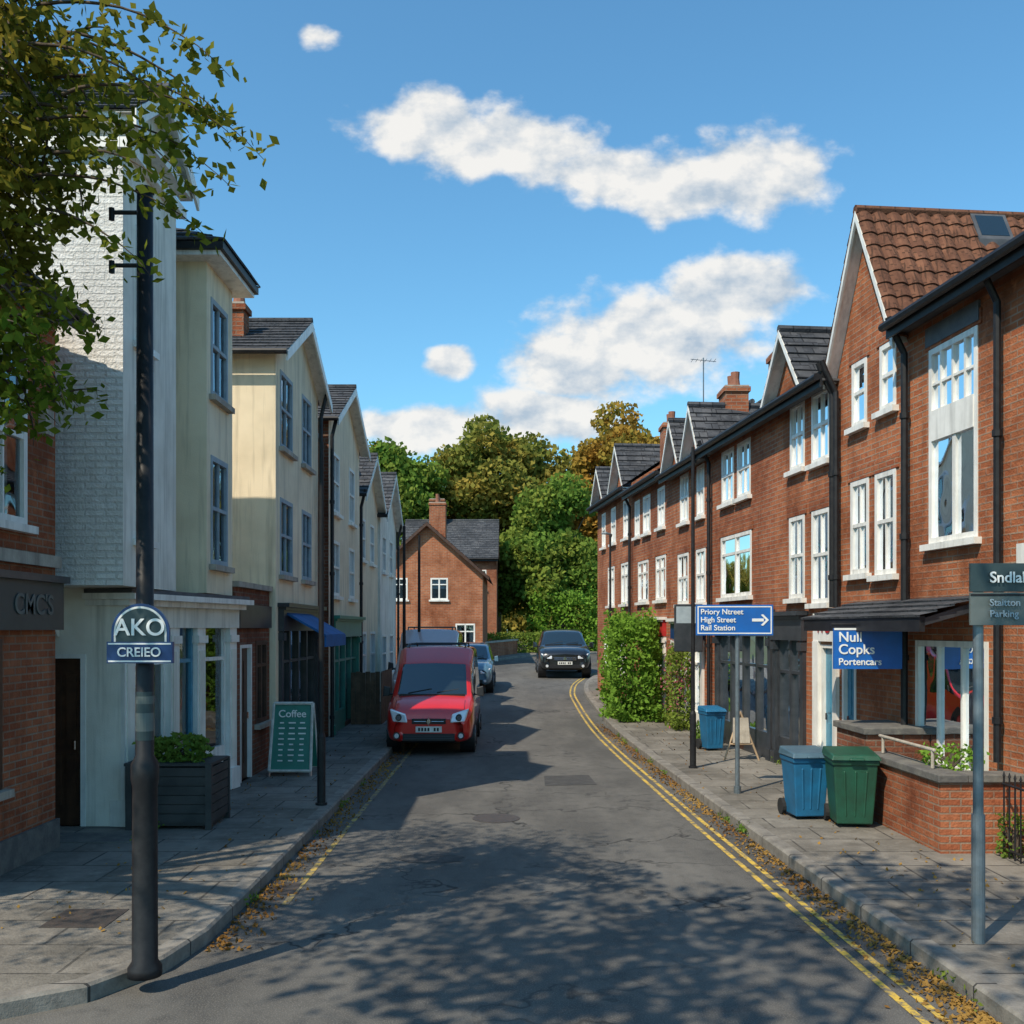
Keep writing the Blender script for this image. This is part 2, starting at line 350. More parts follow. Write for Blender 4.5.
def shopfront(g,fr,a,b,z0,z1,frame='shop_dark',fascia='shop_dark',door=None,riser=.45,fz=.4,bays=3):
    S=g['shopfront']; zf=z1-fz
    for s in (a,b-.14): S.box(fr,s,s+.14,-.1,.06,z0,zf,frame); S.box(fr,s-.02,s+.16,-.1,.1,zf-.16,zf-.03,frame); S.box(fr,s-.02,s+.16,-.1,.09,z0,z0+.2,frame)
    S.box(fr,a-.03,b+.03,.002,.1,zf,z1,fascia); S.box(fr,a-.08,b+.08,.002,.2,z1,z1+.07,frame); S.box(fr,a-.05,b+.05,.1,.14,z1-.05,z1-.001,frame)
    n=bays; w=(b-a-.28)/n
    for i in range(n):
        s0=a+.14+i*w; s1=s0+w
        zr=z0+riser if i!=door else z0+.12
        S.box(fr,s0,s1,-.1,-.01,z0,zr,frame if i!=door else 'wood_brown'); 
        S.box(fr,s0,s0+.05,-.1,.0,zr,zf,frame); S.box(fr,s1-.05,s1,-.1,.0,zr,zf,frame); S.box(fr,s0+.05,s1-.05,-.1,-.005,zf-.55,zf-.5,frame)
        g['glass'].face([fr.P(s0+.04,-.06,zr),fr.P(s1-.04,-.06,zr),fr.P(s1-.04,-.06,zf),fr.P(s0+.04,-.06,zf)],'glass')
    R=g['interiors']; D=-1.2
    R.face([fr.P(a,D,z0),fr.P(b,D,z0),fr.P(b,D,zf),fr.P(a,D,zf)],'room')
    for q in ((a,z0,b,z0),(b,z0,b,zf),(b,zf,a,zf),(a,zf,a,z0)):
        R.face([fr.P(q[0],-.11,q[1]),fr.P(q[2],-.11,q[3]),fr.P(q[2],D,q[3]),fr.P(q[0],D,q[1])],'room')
    r=random.Random(int(a*10))
    for i in range(7):
        s=r.uniform(a+.3,b-.4); w2=r.uniform(.1,.3); hz=r.uniform(.5,1.3)
        R.box(fr,s,s+w2,-.7-.03*i,-.4-.02*i,z0+.02+.001*i,z0+hz,r.choice(['curtain','blind','wood_light','sign_green','red_text']))
def door(g,fr,a,b,z0,z1,mat,d=-.05):
    D=g['door']; D.box(fr,a+.06,b-.06,d-.04,d,z0,z1-.05,mat)
    D.box(fr,a,a+.06,d-.04,.01,z0,z1,'paint_white'); D.box(fr,b-.06,b,d-.04,.01,z0,z1,'paint_white'); D.box(fr,a+.06,b-.06,d-.04,.008,z1-.05,z1,'paint_white')
    m=(a+b)/2; H=z1-z0
    for x0,x1 in ((a+.13,m-.03),(m+.03,b-.13)):
        for c,e in ((.12,.42),(.5,.88)): D.box(fr,x0,x1,d,d+.012,z0+H*c,z0+H*e,mat)
    q=fr.P(b-.14,d+.03,z0+H*.47); D.tube([q-Vector((0,0,.05)),q+Vector((0,0,.05))],.015,6,'chrome')
def bodybox(g,fr,a,b,depth,z0,z1,mat,d=0.0):
    W=g['walls']; P=fr.P
    W.face([P(a,d,z0),P(a,-depth,z0),P(a,-depth,z1),P(a,d,z1)],mat)
    W.face([P(b,d,z0),P(b,-depth,z0),P(b,-depth,z1),P(b,d,z1)],mat)
    W.face([P(a,-depth,z0),P(b,-depth,z0),P(b,-depth,z1),P(a,-depth,z1)],mat)
    W.face([P(a,d-.001,z1-.002),P(b,d-.001,z1-.002),P(b,-depth,z1-.002),P(a,-depth,z1-.002)],mat)
# ---------------------------------------------------------------- ground, road, pavement
def catmull(pts,n=6):
    out=[]; P=[Vector((p[0],p[1],0)) for p in pts]; P=[2*P[0]-P[1]]+P+[2*P[-1]-P[-2]]
    for i in range(1,len(P)-2):
        for k in range(n):
            t=k/n; a,b,c,d=P[i-1:i+3]
            out.append(.5*((2*b)+(c-a)*t+(2*a-5*b+4*c-d)*t*t+(3*b-a-3*c+d)*t**3))
    out.append(P[-2]); return out
LKp=[(-2.3,6.0),(-2.3,14),(-2.3,22),(-2.3,30),(-2.3,36),(-2.1,42),(-1.2,48),(.8,54),(5,59.5),(12,63),(25,65),(60,66)]
RKp=[(2.98,6.0),(2.62,14),(2.36,22),(2.36,30),(2.45,34),(2.9,38),(4,42),(6.3,45.5),(9,48),(14,50.5),(25,52.5),(60,53)]
LK=catmull(LKp); RK=catmull(RKp)
def sheet(L,R,z,mat):
    mb=MB()
    for i in range(len(L)-1):
        mb.face([(L[i].x,L[i].y,z+hh(L[i].y)),(R[i].x,R[i].y,z+hh(R[i].y)),(R[i+1].x,R[i+1].y,z+hh(R[i+1].y)),(L[i+1].x,L[i+1].y,z+hh(L[i+1].y))],mat)
    return mb
road=empty('road',(0,10,0))
mb=sheet(LK,RK,0,'asphalt')
mb.face([(-2.3,-60,0),(3.3,-60,0),(3.3,0,0),(-2.3,0,0)],'asphalt'); mb.face([(-2.3,0,0),(3.3,0,0),(2.98,6,0),(-2.3,6,0)],'asphalt')
mb.build('surface',road)
mb=MB(); mb.face([(-60,-1,0),(-2.3,-1,0),(-2.3,7.9,0),(-60,7.9,0)],'asphalt'); mb.build('side_road',road)
def offset(L,d):
    out=[]
    for i,p in enumerate(L):
        t=(L[min(i+1,len(L)-1)]-L[max(i-1,0)]).normalized(); out.append(p+Vector((-t.y,t.x,0))*d)
    return out
def clip(L,y0,y1): return [p for p in L if y0<=p.y<=y1]
L=clip(LK,7.6,46); sheet(offset(L,-.30),offset(L,-.36),.004,'yellow_faded').build('yellow_line',road)
for off in (.30,.44):
    L=[Vector((3.3,0,0))]+clip(RK,6,46)
    sheet(offset(L,off+.055),offset(L,off),.004,'yellow_line').build('yellow_line',road)
mb=MB()
def blob(cx,cy,rx,ry,z,mat,n=22,sd=1):
    r=random.Random(sd); mb.face([(cx+math.cos(6.283*i/n)*rx*r.uniform(.85,1.1),cy+math.sin(6.283*i/n)*ry*r.uniform(.85,1.1),z) for i in range(n)],mat)
blob(-.85,10.4,.36,.22,.004,'asphalt_patch')
mb.face([(.5,15.2,.004),(1.3,15.3,.004),(1.25,16.3,.004),(.52,16.2,.004)],'asphalt_patch')
mb.build('repair_patch',road)
mb=MB(); mb.tube([(-.2,12.6,-.05),(-.2,12.6,.006)],.3,28,'iron'); mb.build('manhole_cover',road)
mb=MB()
for y in (9.0,17.5): mb.box(WF,-2.29,-1.97,y,y+.4,.0,.006,'iron')
mb.build('drain_grate',road)
cor=[(-60,5.9),(-8,5.9),(-4.2,5.95),(-3.2,6.08),(-2.72,6.4),(-2.42,6.95),(-2.31,7.6)]
LKpv=[Vector((x,y,0)) for x,y in cor]+clip(LK,8,70)
LKin=[Vector((x,y,0)) for x,y in [(-60,13),(-10,13),(-9.8,13.1),(-9.6,13.2),(-9.4,13.3),(-9.2,13.4),(-9,13.6)]]
for p in clip(LK,8,70): LKin.append(Vector((min(-9+max(0,p.y-44)*.25,p.x-2.2) if p.y<50 else p.x-1.9,max(p.y,13.7) if p.y<50 else p.y+1.3,0)))
RKpv=[Vector((3.3,-60,0)),Vector((3.3,0,0))]+RK
RKin=[Vector((12,-60,0)),Vector((12,0,0))]+[Vector((12,p.y,0)) if p.y<34 else Vector((p.x+2.0,p.y-1.6,0)) for p in RK]
def pave(name,K,IN,sgn):
    e=empty(name,(K[8].x,K[8].y,0))
    KI=offset(K,.15*sgn); K2=offset(K,.02*sgn)
    mb=MB(); up=lambda p,z:(p.x,p.y,z+hh(p.y))
    for i in range(len(K)-1):
        mb.face([up(K[i],-.03),up(K[i+1],-.03),up(K[i+1],.10),up(K[i],.10)],'kerb')
        mb.face([up(K[i],.10),up(K[i+1],.10),up(K2[i+1],.12),up(K2[i],.12)],'kerb')
        mb.face([up(K2[i],.12),up(K2[i+1],.12),up(KI[i+1],.12),up(KI[i],.12)],'kerb')
    mb.build('kerb',e)
    mb=MB()
    for i in range(len(K)-1): mb.face([up(KI[i],.12),up(KI[i+1],.12),up(IN[i+1],.12),up(IN[i],.12)],'slabs')
    mb.build('paving',e)
pave('pavement',LKpv,LKin,1); pave('pavement',RKpv,RKin,-1)
mb=MB(); ys=[-100,-40,0,20]+list(range(24,62,3))+[80,150,300,700]
for i in range(len(ys)-1):
    for x0,x1 in ((-500,-60),(-60,60),(60,500)):
        mb.face([(x0,ys[i],hh(ys[i])-.04),(x1,ys[i],hh(ys[i])-.04),(x1,ys[i+1],hh(ys[i+1])-.04),(x0,ys[i+1],hh(ys[i+1])-.04)],'ground')
mb.build('ground')
# ---------------------------------------------------------------- foliage
def leafmesh(name,pos,size,mat,parent=None,flat=0.0,width=.5):
    N=len(pos); pos=np.asarray(pos,dtype=np.float64); size=np.broadcast_to(size,(N,))
    a=rng.normal(size=(N,3)); a/=np.linalg.norm(a,axis=1,keepdims=True)
    u=rng.normal(size=(N,3))
    if flat: u=np.cross(np.tile([0,0,1.],(N,1))+rng.normal(size=(N,3))*(1-flat),a)
    b=u-(u*a).sum(1,keepdims=True)*a; b/=np.linalg.norm(b,axis=1,keepdims=True)
    s=size[:,None]*.5
    V=np.stack([pos-a*s,pos+b*s*width-a*s*.1,pos+a*s,pos-b*s*width-a*s*.1],1).reshape(-1,3)
    me=bpy.data.meshes.new(name); me.vertices.add(4*N); me.vertices.foreach_set('co',V.ravel().astype(np.float32))
    me.loops.add(4*N); me.loops.foreach_set('vertex_index',np.arange(4*N,dtype=np.int32))
    me.polygons.add(N); me.polygons.foreach_set('loop_start',np.arange(0,4*N,4,dtype=np.int32))
    try: me.polygons.foreach_set('loop_total',np.full(N,4,dtype=np.int32))
    except Exception: pass
    me.materials.append(MATS[mat]); me.update(calc_edges=True); me.validate()
    o=link(bpy.data.objects.new(name,me))
    if parent: setp(o,parent)
    return o
def clumps(cen,rad,n,cr):
    out=[]
    while len(out)<n:
        v=rng.normal(size=3); v/=np.linalg.norm(v); r=rng.uniform(.35,1)**.5
        if v[2]<-.55: continue
        out.append((cen+v*rad*r*rng.uniform(.8,1.08),cr*rng.uniform(.6,1.25)))
    return out
def crownpts(cl,per):
    ps=[]
    for c,r in cl:
        k=int(per*r*r); v=rng.normal(size=(k,3)); v/=np.linalg.norm(v,axis=1,keepdims=True)
        rr=r*rng.uniform(.5,1.1,size=(k,1)); p=c+v*rr*np.array([1.1,1.1,.75]); ps.append(p)
    return np.concatenate(ps)
def tree(name,x,y,H,rx,rz,mat,n=45,cr=1.3,per=330,ls=.3,trunkr=.3):
    z0=hh(y); e=empty(name,(x,y,z0)); cen=np.array([x,y,z0+H-rz]); cl=clumps(cen,np.array([rx,rx,rz]),n,cr)
    pp=crownpts(cl,per); leafmesh('foliage',pp,rng.uniform(ls*.6,ls*1.25,size=len(pp)),mat,e,width=.75)
    mb=MB(); base=Vector((x,y,z0-.2)); top=Vector((x+rng.uniform(-.4,.4),y,z0+H-rz*.7))
    mb.tube([base,base.lerp(top,.3)+Vector((.1,0,0)),base.lerp(top,.7),top],[trunkr*1.3,trunkr,trunkr*.7,trunkr*.3],9,'bark')
    for c,r in cl[:16]:
        s=base.lerp(top,rng.uniform(.4,.9)); c=Vector(c); mb.tube([s,s.lerp(c,.5)+Vector((0,0,-.3)),c],[trunkr*.35,trunkr*.2,.03],6,'bark')
    mb.build('trunk',e,smooth=True); return e
tree('deciduous_tree',-1.2,74,17.0,4.6,6.2,'leaf_olive',60,1.5,210,.42)
tree('deciduous_tree',-8.0,70,14.6,3.8,5.4,'leaf_green',46,1.4,200,.42)
tree('deciduous_tree',-13,78,17,4,5.6,'leaf_gold',42,1.5,190,.42)
tree('deciduous_tree',8.6,76,17.4,4.8,6.5,'leaf_gold',60,1.5,210,.42)
tree('deciduous_tree',3.0,66,10.6,4.4,5.0,'leaf_green',66,1.25,280,.34)
tree('deciduous_tree',14.5,80,16,5,6,'leaf_olive',42,1.6,190,.44)
tree('deciduous_tree',-4.5,90,14,5,6.5,'leaf_green',40,1.7,150,.48)
tree('deciduous_tree',4.6,88,13,5,6.5,'leaf_olive',40,1.7,150,.48)
def shrub(name,x0,x1,y0,y1,z0,z1,mat,N,ls,core=True,rough=.12):
    e=empty(name,((x0+x1)/2,(y0+y1)/2,z0))
    P=rng.uniform(-1,1,size=(N,3)); 
    k=np.max(np.abs(P),axis=1); P/=k[:,None]; P*=rng.uniform(.68,1.0,size=(N,1))
    P=P*(1-.2*(np.linalg.norm(P,axis=1,keepdims=True)-1))
    bump=1+rough*np.sin(P[:,0:1]*5+P[:,2:3]*7+x0)*np.cos(P[:,1:2]*4+P[:,2:3]*5)
    P*=bump; P+=rng.normal(size=P.shape)*.06
    c=np.array([(x0+x1)/2,(y0+y1)/2,(z0+z1)/2]); hf=np.array([(x1-x0)/2,(y1-y0)/2,(z1-z0)/2])
    Q=c+P*hf*1.08; Q[:,2]=np.maximum(Q[:,2],z0+.01)
    leafmesh('foliage',Q,rng.uniform(ls*.6,ls*1.2,size=N),mat,e,width=.65)
    if core:
        mb=MB(); mb.tube([(c[0],c[1],z0-.05),(c[0]+.03,c[1],z0+(z1-z0)*.8)],[.05,.02],6,'bark')
        for i in range(8):
            s=Vector((c[0],c[1],z0+(z1-z0)*rng.uniform(.1,.6))); q=Vector(c+rng.uniform(-.7,.7,size=3)*hf); mb.tube([s,q],[.02,.008],5,'bark')
        mb.build('stems',e)
    return e
shrub('hedge',-1.7,2.2,57.5,59.5,hh(58),hh(58)+1.25,'leaf_green',4000,.18)
shrub('hedge',1.4,5.2,61,64,hh(60),hh(60)+3.6,'leaf_hedge',8000,.22,rough=.3)
shrub('hedge',4.2,14,62,66,hh(60),hh(60)+3.2,'leaf_green',9000,.28,rough=.3)
cl=[]
for i in range(70): cl.append((np.array([rng.uniform(-60,70),rng.uniform(112,126),rng.uniform(2,9)]),rng.uniform(2.5,4)))
leafmesh('distant_trees',crownpts(cl,60),.95,'leaf_olive')
# ---------------------------------------------------------------- RIGHT ROW
RT=(-.1,1.0); RO=(5.4,8.0); RN=(-1,-.1)
RF=Fr(RO,RT,RN)
S=lambda Y:(Y-8)*1.005
def rhouse(name,Y0,Y1,ze,wins,ops=(),mat='brick_orange',roofk='main',pitch=33,style='sash',depth=7,lintels=True):
    g=Grp(name,(5.9-.1*(Y0-8),(Y0+Y1)/2,0)); g.wall=mat; a,b=S(Y0),S(Y1)
    allops=[(S(w[0]),S(w[1]),w[2],w[3]) for w in wins]+[(S(o[0]),S(o[1]),o[2],o[3]) for o in ops]
    g['walls'].wall(RF,a,b,-.3,ze,0,allops,mat)
    bodybox(g,RF,a,b,depth,-.3,ze,mat)
    for i,w in enumerate(wins):
        window(g,RF,S(w[0]),S(w[1]),w[2],w[3],w[4] if len(w)>4 else style,seed=i)
        if lintels: g['lintels'].box(RF,S(w[0])-.08,S(w[1])+.08,.003,.018,w[3]+.004,w[3]+.17,'brick_red' if mat!='brick_red' else 'brick_orange')
    if roofk=='main': mainroof(g,RF,a,b,ze,pitch,depth)
    return g
# H1
g=rhouse('brick_house',8.0,12.5,6.2,[(10.95,11.98,3.4,5.72,'none')],[(10.75,12.3,.75,2.25)],pitch=16)
W=g['window_frames']; s0,s1=S(10.95),S(11.98)
W.box(RF,s0+.07,s1-.07,-.045,.02,4.62,4.98,'paint_white')
for k in range(1,4): x=s0+(s1-s0)*k/4; W.box(RF,x-.018,x+.018,-.045,.006,4.98,5.65,'paint_white')
W.box(RF,s0+.45,s0+.52,-.045,.006,3.47,4.62,'paint_white')
W.box(RF,s0+.07,s1-.07,-.045,.003,5.28,5.31,'paint_white')
g['render_band'].box(RF,S(10.9),S(12.03),.003,.03,5.76,5.98,'lead')
window(g,RF,S(10.75),S(12.3),.75,2.25,'multi')
pipe(g,RF,S(10.45),1.0,6.0); pipe(g,RF,S(12.42),.1,6.0,r=.045)
g['canopy'].hexa([RF.P(S(10.75),.01,2.62),RF.P(S(13.9),.01,2.62),RF.P(S(13.9),.75,2.42),RF.P(S(10.75),.75,2.42),RF.P(S(10.75),.01,2.72),RF.P(S(13.9),.01,2.72),RF.P(S(13.9),.75,2.50),RF.P(S(10.75),.75,2.50)],'shop_dark')
g['canopy'].box(RF,S(10.75),S(13.9),.72,.78,2.36,2.53,'black_paint')
slope(g['canopy'],RF.P(S(10.7),.8,2.52),RF.P(S(13.95),.8,2.52),RF.P(S(13.95),.02,2.76),RF.P(S(10.7),.02,2.76),'slate',course=.2)
g['alarm_box'].box(RF,S(9.9),S(10.12),.003,.09,3.0,3.25,'paint_white')
g.done()
# H2
g=rhouse('brick_house',12.5,14.5,6.2,[(13.62,14.08,5.2,6.1,'sash'),(12.8,13.24,5.25,6.12,'sash'),(13.56,14.12,3.15,4.45,'sash'),(12.8,13.38,3.1,4.45,'sash')],[(13.95,14.4,.12,2.2)],roofk=None)
gable(g,RF,S(12.62),S(14.5),6.2,8.0,7,'brick_orange','pantile',pan=True,ov=.12,front=.2,bh=.13)
g['walls'].box(RF,S(12.5),S(12.62),-7,-.01,6.2,6.25,'brick_orange')
door(g,RF,S(13.95),S(14.4),.12,2.2,'door_blue')
pipe(g,RF,S(14.42),2.7,6.0)
a=S(12.62);m=(S(12.62)+S(14.5))/2
def onsl(t,d,o):
    return RF.P(a-.12+(m-a+.12)*t,d,6.2-.12*1.905+.05+(1.8+.23)*t+o)
g['skylight'].hexa([onsl(.72,-1.4,.04),onsl(.72,-1.9,.04),onsl(.93,-1.9,.04),onsl(.93,-1.4,.04),onsl(.72,-1.4,.14),onsl(.72,-1.9,.14),onsl(.93,-1.9,.14),onsl(.93,-1.4,.14)],'lead')
g['skylight'].face([onsl(.745,-1.45,.15),onsl(.745,-1.85,.15),onsl(.91,-1.85,.15),onsl(.91,-1.45,.15)],'car_glass')
g.done()
# H3
g=rhouse('brick_house',14.5,17.1,6.2,[(14.82,15.5,4.92,6.02),(15.78,16.38,4.95,6.02),(14.82,15.5,2.78,4.2),(15.78,16.42,2.88,4.2)],[(14.62,15.15,.12,2.15),(15.75,17.05,.12,2.55)])
gable(g,RF,S(15.5),S(17.08),6.2,7.2,2.3,'brick_orange','slate',ov=.12,front=.24,bh=.12,wd=.004)
g['portico'].box(RF,S(14.5),S(15.35),.003,.05,2.2,2.62,'paint_white'); g['portico'].box(RF,S(14.5),S(14.62),.003,.06,.1,2.2,'paint_white'); g['portico'].box(RF,S(15.15),S(15.35),.003,.06,.1,2.2,'paint_white')
text('WU',RF.P(S(14.95),.055,2.42),(.1,-1,0),.3,'red_text',g.e)
door(g,RF,S(14.62),S(15.15),.12,2.15,'door_blue')
shopfront(g,RF,S(15.72),S(17.05),.12,2.6,door=0,bays=2)
pipe(g,RF,S(14.55),2.7,6.0,r=.045)
g.done()
# H4
g=rhouse('brick_house',17.1,20.9,6.2,[(18.3,19.05,4.85,5.9),(19.25,20.0,4.85,5.9),(18.25,20.05,3.0,4.2,'case')],[(17.15,20.3,.12,2.6)],mat='brick_red')
shopfront(g,RF,S(17.15),S(20.3),.12,2.65,door=2,bays=4)
chimney(g,5.15,19.0,6.6,7.5,w=.4,l=.6,mat='brick_red',pots=1); pipe(g,RF,S(20.6),.1,6.0)
g.done()
# H5
g=rhouse('brick_house',20.9,24.0,6.15,[(21.2,21.75,4.8,5.9),(22.4,23.1,4.8,5.9),(21.1,21.8,2.95,4.1),(22.4,23.3,2.95,4.1)],[(21.2,23.6,.12,2.5)],mat='brick_orange')
gable(g,RF,S(20.92),S(22.2),6.15,7.15,2.3,'brick_orange','slate',ov=.12,front=.26,wd=.004,bh=.12)
gable(g,RF,S(22.5),S(23.9),6.15,7.15,2.3,'brick_orange','slate',ov=.12,front=.26,wd=.004,bh=.12)
shopfront(g,RF,S(21.2),S(23.6),.12,2.55,frame='paint_white',fascia='sign_navy',bays=3,door=1)
chimney(g,4.85,21.9,6.6,7.5); aerial(g,4.25,22.2,7.1,8.4)
g.done()
g=rhouse('brick_house',24.0,28.2,6.3,[(24.5,25.2,4.9,5.9),(26.0,26.8,4.9,5.9),(27.2,27.8,4.9,5.9),(24.4,25.4,3.1,4.2,'case'),(26.2,27.4,3.1,4.2,'case')],[(24.4,26.4,.2,2.6)],mat='brick_red')
shopfront(g,RF,S(24.4),S(26.4),.2,2.6,frame='paint_white',fascia='red_text',bays=2,door=1)
pipe(g,RF,S(28.1),.1,6.0); g.done()
g=rhouse('brick_house',28.2,33.4,6.5,[(28.6,29.3,5.0,6.1),(30.4,31.1,5.0,6.1),(32.0,32.6,5.0,6.1),(28.6,29.6,3.1,4.3,'case'),(30.6,31.6,3.1,4.3,'case'),(29,30,1.1,2.3,'case'),(31.5,32.2,1.1,2.3)],[],mat='brick_orange')
gable(g,RF,S(28.4),S(30.4),6.5,7.7,2.6,'brick_orange','slate',ov=.12,front=.26,wd=.004,bh=.12)
gable(g,RF,S(31.4),S(33.3),6.5,7.5,2.6,'brick_orange','slate',ov=.12,front=.26,wd=.004,bh=.12)
chimney(g,4.4,27.7,6.9,7.9); g.done()
g=Grp('shop_sign',(4.4,12.25,2.15)); f=Fr((0,12.25),(1,0),(0,-1))
g['board'].box(f,3.93,4.76,0,.05,1.9,2.4,'sign_blue'); g['bracket'].tube([(3.9,12.22,2.44),(5.0,12.22,2.44)],.018,6,'black_paint')
g['trim'].box(f,3.93,4.76,.05,.056,2.375,2.4,'white_text')
for i,(t,sz) in enumerate((('Null',.17),('Copks',.17),('Portencars',.12))): text(t,(3.98,12.2,2.285-.15*i),(1,0,0),sz,'white_text',g.e,align='LEFT')
g.done()
g=Grp('shop_sign',(3.9,21,2.2)); f=Fr((0,21.0),(1,0),(0,-1)); g['board'].box(f,3.4,4.0,0,.06,1.9,2.9,'shop_dark'); g['trim'].box(f,3.44,3.96,.06,.068,2.5,2.85,'blind'); g.done({'board':.02})
g=Grp('garden_wall',(4.6,11.2,.5)); WL=g['brickwork']; C=g['coping']
f=Fr((4.33,10.1),(-.03,1),(-1,-.03))
WL.box(f,0,1.9,-.22,0,0,.84,'brick_red'); C.box(f,-.04,1.94,-.27,.04,.84,.92,'coping')
WL.box(f,0.0,.22,-.95,-.221,0,.838,'brick_red'); C.box(f,-.04,.26,-.99,-.271,.84,.92,'coping')
WL.box(f,1.9,2.9,-.75,0.02,0,1.12,'brick_dark'); C.box(f,1.86,2.94,-.79,.06,1.12,1.2,'coping')
C.box(f,.26,1.86,-.9,-.28,.76,.8,'coping')
C.tube([f.P(.4,-.1,.92),f.P(.4,-.1,1.12)],.02,6,'stone'); C.tube([f.P(1.7,-.1,.92),f.P(1.7,-.1,1.12)],.02,6,'stone'); C.tube([f.P(.35,-.1,1.12),f.P(1.8,-.1,1.12)],.022,6,'stone')
g.done({'coping':.012})
shrub('potted_plant',4.5,5.0,10.5,11.2,.8,1.1,'leaf_hedge',500,.06)
shrub('low_shrub',4.85,5.15,9.85,10.05,.12,.55,'leaf_green',350,.05)
g=Grp('iron_railing',(5.0,9.8,.5)); R=g['bars']
for i in range(14):
    y=10.0-.11*i; x=4.92; R.tube([(x,y,.1),(x,y,.92)],.009,6,'black_paint'); R.tube([(x,y,.92),(x,y,.97)],[.016,.002],6,'black_paint')
R.tube([(4.92,10.02,.84),(4.92,8.5,.84)],.014,6,'black_paint'); R.tube([(4.92,10.02,.2),(4.92,8.5,.2)],.014,6,'black_paint'); g.done()
def bin_(x,y,z,w,h,body,lid,rot=0):
    g=Grp('wheelie_bin',(x,y,z)); B=g['body']; xf=Matrix.Translation((x,y,z))@Matrix.Rotation(rot,4,'Z')
    for k in ('body','lid','wheels','handle'): g[k].xf=xf
    a=w*.40;b_=w*.5; H=h*.88
    B.hexa([(-a,-a,.04),(a,-a,.04),(a,a,.04),(-a,a,.04),(-b_,-b_,H),(b_,-b_,H),(b_,b_*1.05,H),(-b_,b_*1.05,H)],body)
    B.hexa([(-b_*1.04,-b_*1.05,H-.06),(b_*1.04,-b_*1.05,H-.06),(b_*1.04,b_*1.08,H-.06),(-b_*1.04,b_*1.08,H-.06),(-b_*1.06,-b_*1.08,H+.001),(b_*1.06,-b_*1.08,H+.001),(b_*1.06,b_*1.1,H+.001),(-b_*1.06,b_*1.1,H+.001)],body)
    for sx in (-.5,0,.5): B.hexa([(sx*a-.015,-a-.012,.12),(sx*a+.015,-a-.012,.12),(sx*a+.015,-a+.02,.12),(sx*a-.015,-a+.02,.12),(sx*b_-.015,-b_*.97-.012,H-.12),(sx*b_+.015,-b_*.97-.012,H-.12),(sx*b_+.015,-b_*.9,H-.12),(sx*b_-.015,-b_*.9,H-.12)],body)
    L=g['lid']; c=b_*1.12
    L.hexa([(-c,-c-.02,H+.004),(c,-c-.02,H+.004),(c,c,H+.004),(-c,c,H+.004),(-c*.9,-c*.9,H+h*.07),(c*.9,-c*.9,H+h*.07),(c*.93,c*.97,h),(-c*.93,c*.97,h)],lid)
    L.hexa([(-c*.3,-c-.05,H+.006),(c*.3,-c-.05,H+.006),(c*.3,-c,H+.006),(-c*.3,-c,H+.006),(-c*.28,-c-.04,H+.03),(c*.28,-c-.04,H+.03),(c*.28,-c,H+.04),(-c*.28,-c,H+.04)],lid)
    for s in (-1,1): g['wheels'].tube([(s*(a+.0),a+.05,.1),(s*(a+.05),a+.05,.1)],.1,14,'rubber')
    g['handle'].tube([(-b_*.8,b_*1.3,H),(b_*.8,b_*1.3,H)],.015,6,'plastic_black'); g['handle'].tube([(-b_*.8,b_,H-.02),(-b_*.8,b_*1.3,H)],.015,6,'plastic_black'); g['handle'].tube([(b_*.8,b_,H-.02),(b_*.8,b_*1.3,H)],.015,6,'plastic_black')
    g.done({'body':.015,'lid':.02})
bin_(3.53,12.05,.12,.44,.84,'bin_blue','bin_lid',.08); bin_(3.93,11.6,.12,.50,.88,'bin_green','bin_green',-.1); bin_(3.74,18.7,.12,.38,.82,'bin_blue','bin_blue',.2)
g=Grp('easel_sign',(4.1,17.2,.6)); E=g['legs']
x,y=3.95,17.3
E.tube([(x-.3,y-.1,.12),(x,y,.95)],.018,6,'wood_light'); E.tube([(x+.3,y-.1,.12),(x,y,.95)],.018,6,'wood_light'); E.tube([(x+.02,y+.4,.12),(x,y,.95)],.018,6,'wood_light'); E.tube([(x-.2,y-.07,.4),(x+.2,y-.07,.4)],.015,6,'wood_light')
g['board'].hexa([(x-.15,y-.09,.42),(x+.15,y-.09,.42),(x+.15,y-.07,.42),(x-.15,y-.07,.42),(x-.13,y-.03,.85),(x+.13,y-.03,.85),(x+.13,y-.01,.85),(x-.13,y-.01,.85)],'stone'); g.done()
shrub('hedge',2.42,3.6,24.0,26.4,.15,2.55,'leaf_hedge',11000,.12,rough=.22)
e=shrub('flowering_shrub',3.55,4.0,22.0,23.4,.15,1.9,'leaf_green',2600,.09); leafmesh('blossom',np.array([3.72,22.5,1.2])+rng.normal(size=(320,3))*np.array([.17,.4,.4]),.08,'leaf_pink',e)
shrub('low_shrub',3.7,4.1,19.6,20.4,.12,.5,'leaf_green',700,.07)
g=Grp('direction_sign',(3.1,13.8,1.2)); g['post'].tube([(3.11,13.8,.1),(3.11,13.8,2.66)],.032,12,'galv'); g['post'].tube([(3.11,13.8,.1),(3.11,13.8,.22)],.05,12,'galv')
f=Fr((0,13.8),(1,0),(0,-1)); g['panel'].box(f,2.53,3.59,.035,.055,2.3,2.72,'sign_blue')
for q in ((2.55,3.57,2.685,2.7),(2.55,3.57,2.32,2.335)): g['panel'].box(f,q[0],q[1],.055,.059,q[2],q[3],'white_text')
for q in ((2.55,2.565),(3.555,3.57)): g['panel'].box(f,q[0],q[1],.055,.059,2.335,2.685,'white_text')
g['panel'].box(f,3.3,3.46,.055,.06,2.49,2.53,'white_text')
